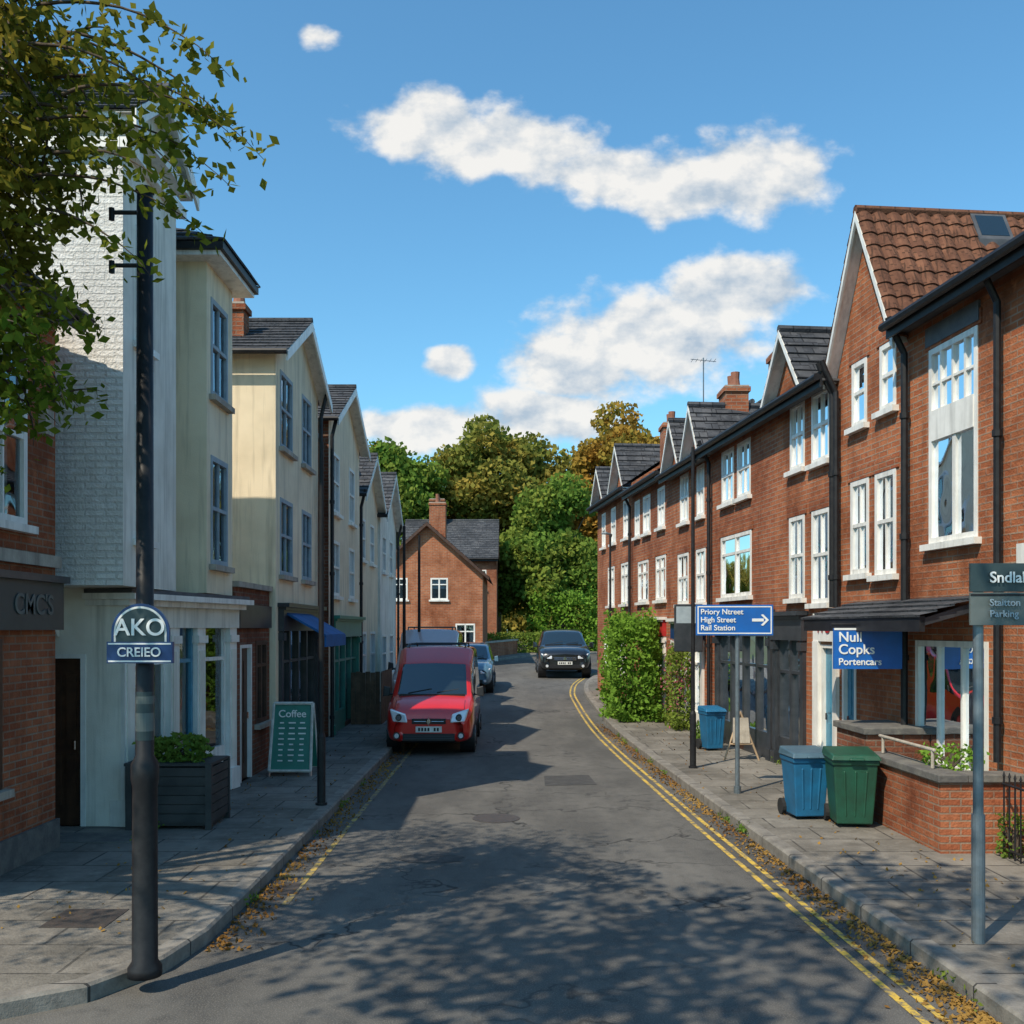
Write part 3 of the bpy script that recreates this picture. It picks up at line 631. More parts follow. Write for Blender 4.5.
for zz in ((2.44,2.43),(2.58,2.59)): g['panel'].hexa([(3.42,13.743,zz[0]),(3.45,13.743,zz[1]),(3.53,13.743,2.51),(3.49,13.743,2.51),(3.42,13.738,zz[0]),(3.45,13.738,zz[1]),(3.53,13.738,2.51),(3.49,13.738,2.51)],'white_text')
for i,t in enumerate(('Priory Ntreet','High Street','Rail Station')): text(t,(2.59,13.745,2.62-.11*i),(1,0,0),.105,'white_text',g.e,align='LEFT')
g.done()
g=Grp('information_sign',(3.38,7.23,1.3)); g['post'].tube([(3.38,7.25,.1),(3.38,7.25,2.85)],.036,14,'galv'); g['post'].tube([(3.38,7.25,.1),(3.38,7.25,1.05)],.047,14,'galv')
f=Fr((0,7.2),(1,0),(0,-1)); g['panel'].box(f,3.29,4.05,.0,.025,2.66,2.865,'sign_slate'); g['panel'].box(f,3.29,4.05,.0,.025,2.42,2.655,'sign_grey'); g['panel'].box(f,3.29,4.05,.025,.029,2.63,2.645,'black_paint')
text('Sndlaht',(3.42,7.165,2.76),(1,0,0),.11,'white_text',g.e,align='LEFT'); text('Staitton',(3.42,7.165,2.58),(1,0,0),.07,'blind',g.e,align='LEFT'); text('Parking',(3.42,7.165,2.50),(1,0,0),.07,'blind',g.e,align='LEFT'); g.done({'panel':.006})
def lamp(name,x,y,z1,r,arm=True,z0=.1,side=1):
    g=Grp(name,(x,y,z0)); g['post'].tube([(x,y,z0),(x,y,z0+.9),(x,y,z0+.95),(x,y,z1)],[r*1.5,r*1.5,r,r*.8],12,'black_paint')
    g['post'].tube([(x,y,z0),(x,y,z0+.05)],r*2.1,12,'black_paint')
    if arm: g['lantern'].tube([(x,y,z1-.05),(x-.02*side,y,z1+.03)],r*1.2,8,'black_paint'); g['lantern'].tube([(x-.03*side,y,z1+.02),(x+.12*side,y-.03,z1+.05),(x+.25*side,y-.04,z1+.04)],[.02,.04,.02],8,'galv')
    g.done(); return g
lamp('street_lamp',2.95,16.3,5.35,.034,arm=False)
lamp('street_lamp',-2.46,12.9,4.8,.036,arm=False)
lamp('street_lamp',-2.75,25.5,5.0,.045,arm=False); lamp('street_lamp',-2.6,28.0,5.0,.045,arm=False)
lamp('street_lamp',2.75,28,5.0,.036,side=-1)
lamp('bollard',3.1,33,1.6,.04,arm=False,z0=.2)
g=Grp('sign_post',(-2.43,6.62,1)); x,y=-2.43,6.62
g['post'].tube([(x,y,.1),(x,y,.16),(x,y,.2),(x,y,1.35),(x,y,1.4),(x,y,1.5),(x,y,1.56),(x,y,5.28)],[.11,.11,.083,.08,.09,.09,.058,.052],24,'black_paint')
g['post'].tube([(x,y,5.28),(x,y,5.31)],.06,20,'black_paint')
for z in (5.15,4.8): g['bracket'].tube([(x-.22,y,z),(x,y,z)],.014,6,'black_paint'); g['bracket'].tube([(x-.22,y,z-.05),(x-.22,y,z+.03)],.02,6,'black_paint')
f=Fr((x,y-.062),(1,0),(0,-1))
def arch(mb,cx,z0,r,zc,d0,d1,mat,n=28):
    pts=[(cx-r,z0),(cx+r,z0)]+[(cx+r*math.cos(math.pi*i/n),zc+r*math.sin(math.pi*i/n)) for i in range(n+1)]
    F=[f.P(a,d1,z) for a,z in pts]; B=[f.P(a,d0,z) for a,z in pts]; mb.face(F,mat); mb.face(B[::-1],mat)
    for i in range(len(pts)): j=(i+1)%len(pts); mb.face([F[i],B[i],B[j],F[j]],mat)
SG=g['sign']; arch(SG,0,2.26,.19,2.37,0,.02,'sign_navy'); arch(SG,0,2.28,.172,2.37,.02,.023,'paint_white'); arch(SG,0,2.29,.158,2.37,.023,.026,'sign_slate')
SG.box(f,-.215,.215,.0,.034,2.17,2.31,'sign_navy'); SG.box(f,-.205,.205,.034,.037,2.292,2.302,'white_text'); SG.box(f,-.205,.205,.034,.037,2.178,2.188,'white_text')
text('AKO',(x,y-.089,2.4),(1,0,0),.155,'white_text',g.e); text('CREIEO',(x,y-.1,2.24),(1,0,0),.085,'white_text',g.e)
g['sticker'].tube([(x,y,1.66),(x,y,1.98)],.0592,20,'sign_slate'); g['sticker'].tube([(x,y,1.90),(x,y,1.95)],.0602,20,'sign_grey'); g['sticker'].tube([(x,y,1.72),(x,y,1.84)],.0602,20,'sign_grey')
g.done(smooth=('post',))
# ---------------------------------------------------------------- LEFT ROW
def LFr(X): return Fr((X,0),(0,1),(1,0))
def CF(Y): return Fr((0,Y),(1,0),(0,-1))
g=Grp('brick_house',(-6,9.4,0)); g.wall='brick_red'; f=LFr(-4.75)
g['walls'].wall(f,8.3,10.4,-.3,5.7,0,[(8.9,9.78,3.4,5.05),(8.5,9.3,.9,2.3)],'brick_red')
bodybox(g,f,8.3,10.4,6,-.3,5.7,'brick_red'); mainroof(g,f,8.2,10.45,5.7,22,6)
window(g,f,8.9,9.78,3.4,5.05,'sash'); window(g,f,8.5,9.3,.9,2.3,'multi','wood_brown')
g['surrounds'].box(f,8.75,9.93,.003,.03,5.06,5.28,'stone'); g['surrounds'].box(f,8.3,10.42,.003,.06,3.02,3.14,'stone')
g['fascia'].box(f,8.3,10.4,.003,.09,2.38,2.86,'sign_slate'); g['fascia'].box(f,8.28,10.42,.003,.15,2.86,2.93,'shop_dark')
text("CMC'S",f.P(9.75,.092,2.62),(0,1,0),.28,'sign_grey',g.e)
g['plinth'].box(f,8.3,10.42,.003,.04,-.1,.42,'coping'); g['alarm_box'].box(f,10.02,10.2,.003,.08,4.35,4.6,'stone')
g.done()
g=Grp('white_shop_house',(-6,12.5,0)); g.wall='render_white'; f=LFr(-4.2)
g['walls'].wall(f,10.8,12.5,2.86,7.9,0,[(11.15,11.6,3.4,4.9),(11.15,11.6,5.6,6.9)],'render_white'); bodybox(g,f,10.8,12.5,5,2.86,7.9,'render_white')
g['walls'].wall(CF(10.8),-9.2,-4.2,2.86,7.9,.004,[],'brick_painted')
for z0,z1 in ((3.4,4.9),(5.6,6.9)): window(g,f,11.15,11.6,z0,z1,'sash')
g['walls'].face([f.P(10.8,0,2.861),f.P(12.5,0,2.861),f.P(12.5,-5,2.861),f.P(10.8,-5,2.861)],'render_white')
for k,(dd,z0,z1) in enumerate(((.1,7.55,7.66),(.16,7.8,7.92))):
    g['cornice'].box(f,10.8-dd,12.5+dd,.004,dd,z0,z1,'paint_white'); g['cornice'].box(CF(10.796),-9.2,-4.2,0.002,dd,z0,z1,'paint_white')
gable(g,f,10.68,12.62,7.93,8.62,5,'render_white','slate',ov=.1,front=.22,bh=.2)
g['walls'].box(LFr(-4.9),12.5,13.1,-4,0,2.9,6.9,'render_cream')
c=CF(11.5); g['walls'].wall(c,-9,-4.5,0,2.86,0,[(-5.45,-4.9,.12,2.1)],'render_white'); door(g,c,-5.45,-4.9,.12,2.1,'wood_brown')
sf=Fr((-4.5,11.5),(.5,2.9),(2.9,-.5)); Ls=2.943
g['walls'].box(WF,-8.9,-4.52,14.38,14.42,0,2.84,'render_white')
SFt=g['shopfront']
for s in (0.0,1.05,1.75,Ls-.24):
    SFt.box(sf,s,s+.22,-.12,.05,.12,2.4,'paint_white'); SFt.box(sf,s-.03,s+.25,-.12,.09,.12,.42,'paint_white'); SFt.box(sf,s-.02,s+.24,-.12,.08,2.2,2.3,'paint_white')
    SFt.box(sf,s+.04,s+.18,.05,.065,.55,2.1,'render_white')
for s0,s1,rs in ((.22,1.05,.75),(1.27,1.75,.14),(1.97,Ls-.24,.75)):
    SFt.box(sf,s0,s1,-.1,-.02,.12,rs,'paint_white'); fc='door_blue' if rs<.5 else 'paint_white'
    g['glass'].face([sf.P(s0,-.06,rs),sf.P(s1,-.06,rs),sf.P(s1,-.06,2.4),sf.P(s0,-.06,2.4)],'glass')
    SFt.box(sf,s0,s0+.05,-.09,-.02,rs,2.4,fc); SFt.box(sf,s1-.05,s1,-.09,-.02,rs,2.4,fc); SFt.box(sf,s0+.05,s1-.05,-.09,-.025,1.95,2.0,fc)
g['interiors'].face([sf.P(0,-.7,0),sf.P(Ls,-.7,0),sf.P(Ls,-.7,2.4),sf.P(0,-.7,2.4)],'blind')
SFt.box(sf,-.02,Ls+.02,-.4,.07,2.4,2.66,'render_white'); SFt.box(sf,-.08,Ls+.06,-.4,.16,2.66,2.73,'paint_white'); SFt.box(sf,-.14,Ls+.1,-.4,.26,2.73,2.8,'paint_white'); SFt.box(sf,-.1,Ls+.08,-.4,.2,2.8,2.85,'lead')
g['bracket'].hexa([(-5.4,11.49,2.3),(-5.2,11.49,2.3),(-5.2,11.45,2.3),(-5.4,11.45,2.3),(-5.4,11.49,2.85),(-5.2,11.49,2.85),(-5.2,10.9,2.85),(-5.4,10.9,2.85)],'paint_white')
chimney(g,-6.2,12.2,7.6,8.9,mat='brick_dark')
g.done()
g=Grp('cream_house',(-5.5,13.7,0)); g.wall='render_cream'; f=LFr(-4.0)
g['walls'].wall(f,13.1,14.3,2.86,7.2,0,[(13.27,14.05,3.25,4.7),(13.27,14.05,5.5,6.8)],'render_cream'); bodybox(g,f,13.1,14.3,5,2.86,7.2,'render_cream')
window(g,f,13.27,14.05,3.25,4.7,'sash','blind'); window(g,f,13.27,14.05,5.5,6.8,'sash','blind')
g['walls'].face([f.P(13.1,0,2.862),f.P(14.3,0,2.862),f.P(14.3,-5,2.862),f.P(13.1,-5,2.862)],'render_cream')
g['cornice'].box(f,12.85,14.55,-5,.25,7.2,7.26,'paint_white'); g['cornice'].box(f,12.8,14.6,-5,.3,7.262,7.36,'black_paint')
P=f.P; slope(g['roof'],P(12.78,.32,7.37),P(14.62,.32,7.37),P(13.9,-1.2,7.95),P(13.5,-1.2,7.95),'slate'); slope(g['roof'],P(12.78,-5,7.37),P(12.78,.32,7.37),P(13.5,-1.2,7.95),P(13.5,-5,7.95),'slate'); slope(g['roof'],P(14.62,.32,7.37),P(14.62,-5,7.37),P(13.9,-5,7.95),P(13.9,-1.2,7.95),'slate'); g['roof'].face([P(13.5,-1.2,7.95),P(13.9,-1.2,7.95),P(13.9,-5,7.95),P(13.5,-5,7.95)],'slate')
g.done()
g=Grp('brick_shop',(-5.5,15.4,0)); f=LFr(-4.0)
g['walls'].wall(f,14.42,16.49,-.2,3.0,0,[(14.7,15.35,.12,2.15),(15.6,16.3,.9,2.2)],'brick_dark'); bodybox(g,f,14.42,16.49,5,-.2,3.0,'brick_dark')
door(g,f,14.7,15.35,.12,2.15,'wood_brown'); window(g,f,15.6,16.3,.9,2.2,'case','wood_brown')
g['coping'].box(f,14.43,16.48,-.3,.06,3.0,3.08,'stone'); g['fascia'].box(f,14.5,16.4,.003,.06,2.4,2.75,'shop_dark'); g.done()
def lhouse(name,X,Y0,Y1,ze,zp,mat,wins,shop=None,wcol='paint_white',side=None,tile='slate',ov=.22,zb=.12):
    g=Grp(name,(X-2,(Y0+Y1)/2,0)); g.wall=mat; f=LFr(X); ops=[w[:4] for w in wins]
    if shop: ops=ops+[(shop[0],shop[1],zb,shop[2])]
    g['walls'].wall(f,Y0,Y1,-.3,ze,0,ops,mat); bodybox(g,f,Y0,Y1,5,-.3,ze,mat)
    if side: g['walls'].face([f.P(Y0-.004,.0,-.3),f.P(Y0-.004,-5,-.3),f.P(Y0-.004,-5,ze),f.P(Y0-.004,0,ze)],side)
    for w in wins: window(g,f,*w[:4],w[4] if len(w)>4 else 'sash',wcol)
    gable(g,f,Y0,Y1,ze,zp,5,mat,tile,ov=ov,front=.25,bh=.17)
    g['gutters'].tube([f.P(Y0-ov-.05,.25,ze-.1),f.P(Y0-ov-.05,-5,ze-.1)],.05,8,'black_paint')
    return g,f
g,f=lhouse('cream_house',-3.9,16.5,20.1,7.0,7.95,'render_cream',[(16.8,17.75,5.45,6.75),(16.8,17.75,3.3,4.6),(18.55,19.4,5.45,6.75),(18.55,19.4,3.3,4.6)],(16.7,19.9,2.6),wcol='blind')
shopfront(g,f,16.7,19.9,.12,2.75,bays=4,door=1)
g['awning'].hexa([f.P(16.9,.1,2.62),f.P(18.9,.1,2.62),f.P(18.9,.75,2.25),f.P(16.9,.75,2.25),f.P(16.9,.1,2.66),f.P(18.9,.1,2.66),f.P(18.9,.75,2.29),f.P(16.9,.75,2.29)],'awning_blue'); g['awning'].box(f,16.9,18.9,.73,.76,2.08,2.27,'awning_blue')
chimney(g,-4.72,17.3,7.0,7.85,w=.25,l=.35,mat='brick_red',pots=1)
pipe(g,f,19.95,.1,6.8,eave=.2); g.done()
g=Grp('brick_link',(-5,20.5,0)); g['walls'].box(LFr(-4.05),20.105,20.99,-5,0,-.2,6.3,'brick_dark'); g['roof'].box(LFr(-4.05),20.105,20.99,-5,.08,6.3,6.4,'lead'); g.done()
g,f=lhouse('cream_house',-3.85,21.0,25.2,6.85,7.9,'render_cream',[(21.5,22.3,4.9,6.2),(21.5,22.3,3.1,4.3),(23.6,24.4,4.9,6.2),(23.6,24.4,3.1,4.3)],(21.3,24.9,2.5),side='brick_dark')
shopfront(g,f,21.3,24.9,.12,2.6,frame='sign_green',fascia='sign_green',bays=4,door=2); chimney(g,-5.2,21.4,7.0,8.3)
pipe(g,f,20.9,.1,6.6,eave=.2); g.done()
g,f=lhouse('cream_house',-3.95,25.7,29.4,5.9,7.1,'render_cream',[(26.1,26.9,4.2,5.3),(27.8,28.6,4.2,5.3),(26.1,27.1,1,2.3),(27.8,28.8,1,2.3)]); chimney(g,-5,25.9,6.2,7.7); pipe(g,f,25.6,.1,5.7,eave=.2); g.done()
g,f=lhouse('cream_house',-3.9,29.6,33.6,5.8,7.2,'render_white',[(30.1,30.9,4.1,5.2),(31.8,32.6,4.1,5.2),(30,31,1,2.2),(31.8,32.8,1,2.2)],zb=.2); pipe(g,f,33.5,.1,5.6,eave=.2); g.done()
g=Grp('wooden_fence',(-3.6,24.5,.6))
for i in range(16): g['boards'].box(LFr(-3.1),23.6+i*.13,23.72+i*.13,0,.02,.12,1.35+.02*(i%2),'wood_fence')
for i in range(6): g['boards'].box(CF(23.6),-3.8+i*.115,-3.69+i*.115,0,.02,.12,1.35+.02*(i%2),'wood_fence')
g.done()
def camhouse(name,x0,x1,Y,xp,zl,zp,depth,mat,wins,chim=None):
    z0=hh(Y); g=Grp(name,((x0+x1)/2,Y+2,z0)); g.wall=mat; c=CF(Y)
    g['walls'].wall(c,x0,x1,z0-.4,zl,0,[w[:4] for w in wins],mat); bodybox(g,c,x0,x1,depth,z0-.4,zl,mat)
    g['walls'].face([c.P(x0,0,zl),c.P(x1,0,zl),c.P(xp,0,zp)],mat)
    for w in wins: window(g,c,*w[:4],'case')
    P=c.P; sl=(zp-zl)/(x1-xp); o=.3
    slope(g['roof'],P(x1+o,.3,zl-o*sl+.05),P(x1+o,-depth,zl-o*sl+.05),P(xp,-depth,zp+.05),P(xp,.3,zp+.05),'slate'); slope(g['roof'],P(x0-o,-depth,zl-o*sl+.05),P(x0-o,.3,zl-o*sl+.05),P(xp,.3,zp+.05),P(xp,-depth,zp+.05),'slate')
    T=g['bargeboards']; off=c.n*.04; up=Vector((0,0,.16)); bm='wood_brown'
    T.beam(P(x0-o,.28,zl-o*sl-.11),P(xp,.28,zp-.11),off,up,bm); T.beam(P(xp,.28,zp-.11),P(x1+o,.28,zl-o*sl-.11),off,up,bm)
    if chim: chimney(g,chim[0],chim[1],chim[2],chim[3],w=.8,l=.9,pots=3)
    g.done()
camhouse('brick_house',-6.4,-1.35,46,-3.9,4.95,7.2,9,'brick_orange',[(-3.75,-2.95,3.7,4.7),(-2.6,-1.7,1.4,2.6),(-5.6,-4.8,3.7,4.7)],(-3.7,50,6.8,8.5))
g=Grp('brick_house',(-3,60,.8)); g.wall='brick_red'; c=CF(58.5); g['walls'].wall(c,-6.5,-.9,.3,6.6,0,[(-2.4,-1.5,4.6,5.8)],'brick_red'); bodybox(g,c,-6.5,-.9,7,.3,6.6,'brick_red'); mainroof(g,c,-6.6,-.8,6.6,34,7); window(g,c,-2.4,-1.5,4.6,5.8,'case'); chimney(g,-4.6,61.8,8.4,10.2,w=.9,l=.9); g.done()
g=Grp('boundary_wall',(-.9,52,.8)); 
g['brickwork'].beam((-1.6,50.2,.5),(.3,56,.6),(-.22,.06,0),(0,0,1.1),'brick_red'); g['coping'].beam((-1.55,50.15,1.6),(.35,56,1.7),(-.32,.06,0),(0,0,.08),'stone'); g.done()
# ---------------------------------------------------------------- left street furniture
g=Grp('sandwich_board',(-3.4,15.5,.6)); x0,x1,yy=-3.74,-3.1,15.4
for s in (1,-1):
    y0=yy+ (0 if s==1 else .55); yt=yy+.27
    A=g['panels']
    bl,br,tl,tr=[Vector(q) for q in ((x0,y0,.2),(x1,y0,.2),(x0+.02,yt-.02*s,1.22),(x1-.02,yt-.02*s,1.22))]
    off=Vector((0,.02*s,0))
    A.hexa([bl,br,br+off,bl+off,tl,tr,tr+off,tl+off],'sign_green')
    fo=Vector((0,-.012*s,0))
    F=g['frame']
    for p,q in ((bl,tl),(br,tr),(bl,br),(tl,tr)): F.tube([p+fo,q+fo],.024,6,'curtain')
    F.tube([bl,bl-Vector((0,.02*s,.09))],.022,6,'alloy'); F.tube([br,br-Vector((0,.02*s,.09))],.022,6,'alloy')
F=g['lines']
for i in range(8):
    t=.14+i*.08
    for k in range(3):
        w=random.uniform(.05,.1); xc=-3.58+k*.16; y=yy+.25*t-.012; z=.2+1.02*t; F.box(Fr((0,y),(1,0),(0,-1)),xc-w*.6,xc+w*.6,0,.004,z,z+.022,'white_text')
text('Coffee',(-3.42,15.58,1.06),(1,0,0),.16,'white_text',g.e); g.done()
g=Grp('planter',(-3.85,11.6,.5)); c=CF(11.3); 
for i in range(6):
    g['slats'].box(c,-4.35,-3.42,-.02,.0,.2+i*.105,.295+i*.105,'planter'); g['slats'].box(LFr(-3.42),11.3,12.0,0,.02,.2+i*.105,.295+i*.105,'planter')
g['box'].box(c,-4.35,-3.425,-.68,-.025,.16,.8,'planter')
for xx,yy2 in ((-4.36,11.27),(-3.46,11.27),(-3.46,11.98)): g['legs'].box(WF,xx,xx+.07,yy2,yy2+.05,.12,.86,'planter')
g['rim'].box(c,-4.38,-3.4,-.7,.02,.84,.87,'planter'); g.done()
shrub('shrub',-4.2,-3.6,11.4,11.9,.86,1.12,'leaf_green',1100,.08,rough=.3)
mb=MB(); mb.box(WF,-5.3,-4.0,10.6,11.1,.121,.13,'coping'); mb.build('door_mat')
mb=MB(); mb.box(WF,-3.6,-3.1,7.6,8.1,.121,.125,'iron'); mb.build('inspection_cover')
# ---------------------------------------------------------------- vehicles
PROF={'van':[(0,.30,.58,.67,.64,.69,.67,.59),(.04,.24,.66,.77,.78,.82,.80,.72),(.22,.22,.80,.91,.84,.88,.86,.77),(.55,.22,.93,1.02,.86,.90,.88,.78),(.80,.22,.98,1.08,.86,.90,.88,.79),(1.42,.22,1.05,1.68,.86,.90,.88,.73),(1.62,.22,1.06,1.78,.86,.90,.88,.75),(2.1,.22,1.08,1.99,.86,.90,.88,.77),(2.24,.22,1.08,2.0,.86,.90,.88,.77),(4.0,.22,1.08,1.99,.86,.90,.88,.77),(4.18,.26,1.08,1.96,.85,.89,.87,.76),(4.25,.34,1.05,1.88,.8,.84,.82,.72)],
'suv':[(0,.36,.70,.80,.66,.72,.70,.60),(.05,.28,.77,.88,.80,.87,.85,.74),(.3,.25,.90,1.0,.88,.93,.91,.78),(.85,.25,1.0,1.09,.90,.95,.93,.80),(1.15,.25,1.04,1.13,.90,.95,.93,.80),(1.95,.25,1.08,1.58,.90,.95,.93,.68),(2.25,.25,1.1,1.66,.9,.95,.93,.70),(2.75,.25,1.1,1.69,.9,.95,.93,.70),(2.87,.25,1.1,1.69,.9,.95,.93,.70),(3.9,.25,1.12,1.64,.9,.95,.93,.68),(4.3,.3,1.1,1.42,.88,.93,.9,.66),(4.42,.4,1.0,1.14,.8,.86,.84,.66)]}
def vehicle(name,kind,x,y,z,col,scale=(1,1,1)):
    pr=PROF[kind]; g=Grp(name,(x,y,z)); xf=Matrix.Translation((x,y,z))@Matrix.Diagonal((*scale,1))
    mb=g['body']; mb.xf=xf; verts=[]; K=len(pr)
    for st in pr:
        Y,zl,zb,zt,wl,wm,wb,wt=st; c=min(.07,(zt-zb)*.4)
        half=[(0,zl),(.85*wl,zl),(wl,zl+.09),(wm,zl+.52*(zb-zl)),(wb,zb),(wt+.04,zt-c),(wt-.05,zt),(0,zt+.035)]
        verts.append([(q[0],Y,q[1]) for q in half]+[(-q[0],Y,q[1]) for q in half[-2:0:-1]])
    R=len(verts[0]); mb.v=[p for r in verts for p in r]
    for i in range(K-1):
        for j in range(R):
            j2=(j+1)%R; jj=j if j<7 else R-1-j
            mat=col
            if 4<=i<=K-2:
                if jj==4 and i!=7: mat='car_glass'
                if jj==6 and i==4: mat='car_glass'
            if jj<=0: mat='plastic_black'
            mb.f.append((i*R+j,i*R+j2,(i+1)*R+j2,(i+1)*R+j)); mb.m.append(mb.mi(mat))
    for base in (0,(K-1)*R):
        for j in range(0,7):
            q=[]
            for k in (base+j,base+j+1,base+(R-j-1)%R,base+(R-j)%R):
                if k not in q: q.append(k)
            mb.f.append(tuple(q)); mb.m.append(mb.mi(col))
    o=mb.build('body',g.e,smooth=True); del g.p['body']
    cl=o.data.attributes.new('crease_edge','FLOAT','EDGE'); 
    cv=[]
    fa=lambda j:j if j<8 else R-j
    for e in o.data.edges:
        a,b_=e.vertices; ia,ja=divmod(a,R); ib,jb=divmod(b_,R)
        v=0.0
        if ja==jb and fa(ja)==4: v=.5
        if ja==jb and fa(ja) in (2,3) and kind=='van': v=.25
        if ja==jb and fa(ja)==5 and min(ia,ib)>=4: v=.6
        if ja==jb and fa(ja)==6: v=.6 if min(ia,ib)==4 else .35
        if ia==ib and ia in (4,5) and fa(ja)>=5: v=.65
        if ia==ib and ia in (7,8): v=.5
        if ia==ib and ia==0: v=.3
        cv.append(v)
    cl.data.foreach_set('value',cv)
    sd=o.modifiers.new('s','SUBSURF'); sd.levels=3; sd.render_levels=3
    def part(k): g[k].xf=xf; return g[k]
    w=pr[4][5]; L=pr[-1][0]; wy=(.75,L-.75); wr=.31 if kind=='van' else .35
    Wh=part('wheels'); A=part('wheel_arches')
    for yy in wy:
        for s in (-1,1):
            Wh.tube([(s*(w-.2),yy,wr),(s*(w-.19),yy,wr),(s*(w-.03),yy,wr),(s*(w+.0),yy,wr)],[wr*.95,wr,wr,wr*.93],28,'rubber')
            Wh.tube([(s*(w+.0),yy,wr),(s*(w+.006),yy,wr)],wr*.66,24,'alloy')
            for k in range(5):
                an=k*1.2566; Wh.tube([(s*(w+.008),yy,wr),(s*(w+.01),yy+math.cos(an)*wr*.6,wr+math.sin(an)*wr*.6)],.025,5,'plastic_black')
            A.tube([(s*(w-.3),yy,wr+.02),(s*(w-.006),yy,wr+.02)],wr+.055,28,'plastic_black')
    G=part('grille'); H=part('headlamps')
    f=Fr((0,0),(1,0),(0,-1)); Q=part('panel_gaps')
    if kind=='van':
        G.box(f,-.34,.34,-.10,.022,.60,.70,'plastic_black'); G.box(f,-.52,.52,-.12,.018,.28,.42,'plastic_black')
        for zz in (.32,.365): G.box(f,-.5,.5,-.1,.024,zz,zz+.012,'car_black')
        G.box(f,-.30,.30,-.1,.03,.643,.655,'chrome')
        part('badge').hexa([(0,-.03,.56),(.055,-.03,.65),(0,-.03,.74),(-.055,-.03,.65),(0,-.055,.575),(.042,-.055,.65),(0,-.055,.725),(-.042,-.055,.65)],'chrome')
        for s in (-1,1):
            H.hexa([(s*.42,-.05,.62),(s*.72,.0,.64),(s*.74,.16,.66),(s*.42,.2,.66),(s*.46,-.0,.78),(s*.80,.10,.88),(s*.80,.26,.88),(s*.46,.26,.80)],'lamp_glass')
            part('headlamp_units').tube([(s*.60,.1,.735),(s*.60,-.035,.72)],.06,14,'plastic_black'); part('headlamp_units').tube([(s*.60,.1,.735),(s*.60,-.04,.72)],.045,14,'chrome')
            part('fog_lamps').tube([(s*.64,.06,.38),(s*.64,-.02,.38)],.07,14,'plastic_black'); part('fog_lamps').tube([(s*.64,.06,.38),(s*.64,-.026,.38)],.045,14,'lamp_glass')
        pz=.50
    else:
        G.box(f,-.42,.42,-.12,.02,.60,.74,'plastic_black'); G.box(f,-.55,.55,-.12,.015,.34,.46,'plastic_black')
        for zz in (.63,.67,.71): G.box(f,-.4,.4,-.1,.026,zz,zz+.01,'chrome')
        part('badge').tube([(0,.0,.68),(0,-.035,.68)],.055,16,'chrome')
        for s in (-1,1):
            H.hexa([(s*.46,-.04,.66),(s*.76,.01,.68),(s*.76,.2,.70),(s*.46,.2,.68),(s*.46,-.02,.77),(s*.86,.11,.86),(s*.86,.3,.87),(s*.46,.25,.80)],'lamp_glass')
            part('fog_lamps').tube([(s*.64,.06,.42),(s*.64,-.02,.42)],.05,12,'lamp_glass')
        pz=.52
    P_=part('number_plate'); P_.box(f,-.26,.26,-.05,.036,pz-.055,pz+.055,'plate')
    for k in range(7):
        if k!=4: P_.box(f,-.21+k*.062,-.21+k*.062+.04,.036,.039,pz-.032,pz+.032,'plastic_black')
    M=part('mirrors'); y0=pr[4][0]+.28
    for s in (-1,1):
        M.hexa([(s*(w+.02),y0,1.06),(s*(w+.17),y0,1.04),(s*(w+.17),y0+.1,1.04),(s*(w+.02),y0+.1,1.06),(s*(w+.02),y0+.02,1.22),(s*(w+.15),y0+.02,1.25),(s*(w+.15),y0+.1,1.25),(s*(w+.02),y0+.1,1.22)],'plastic_black' if kind=='van' else col)
        M.tube([(s*(w-.06),y0+.06,1.08),(s*(w+.06),y0+.06,1.1)],.025,6,'plastic_black')
    Wp=part('wipers'); y1=pr[4][0]; z1=pr[4][3]
    Wp.tube([(.1,y1+.03,z1+.06),(.55,y1+.12,z1+.12)],.009,5,'plastic_black'); Wp.tube([(-.5,y1+.03,z1+.05),(-.02,y1+.10,z1+.13)],.009,5,'plastic_black')
    Wp.box(f,-.68,.68,-y1-.03,-y1+.05,z1-.02,z1+.032,'plastic_black')
    if kind=='van':
        RR=part('roof_rails')
        for s in (-1,1): RR.tube([(s*.62,2.1,1.99),(s*.62,2.25,2.06),(s*.62,3.8,2.06),(s*.62,3.95,1.99)],.018,6,'plastic_black')
        for yy in (2.5,3.5): RR.tube([(-.62,yy,2.06),(.62,yy,2.06)],.018,6,'plastic_black')
    for s in (-1,1):
        Q.tube([(s*.70,.12,.86 if kind=='van' else .93),(s*.70,.5,1.012 if kind=='van' else 1.05)],.004,4,'plastic_black')
    g.done({'headlamps':.025,'mirrors':.03,'grille':.01,'number_plate':.004})
vehicle('parked_van','van',-1.56,18.75,0,'car_red',(.94,1,1.0))
vehicle('parked_car','suv',-1.46,33.2,hh(35)-.02,'car_blue',(.88,.95,.97))
vehicle('parked_car','suv',2.08,39.2,hh(41)-.02,'car_black',(1.1,1,1.12))
vehicle('parked_van','van',-2.3,26.0,.03,'car_silver',(1,1,1.16))
vehicle('parked_car','suv',5.0,45,hh(46)+.1,'car_blue',(.9,.9,.95))
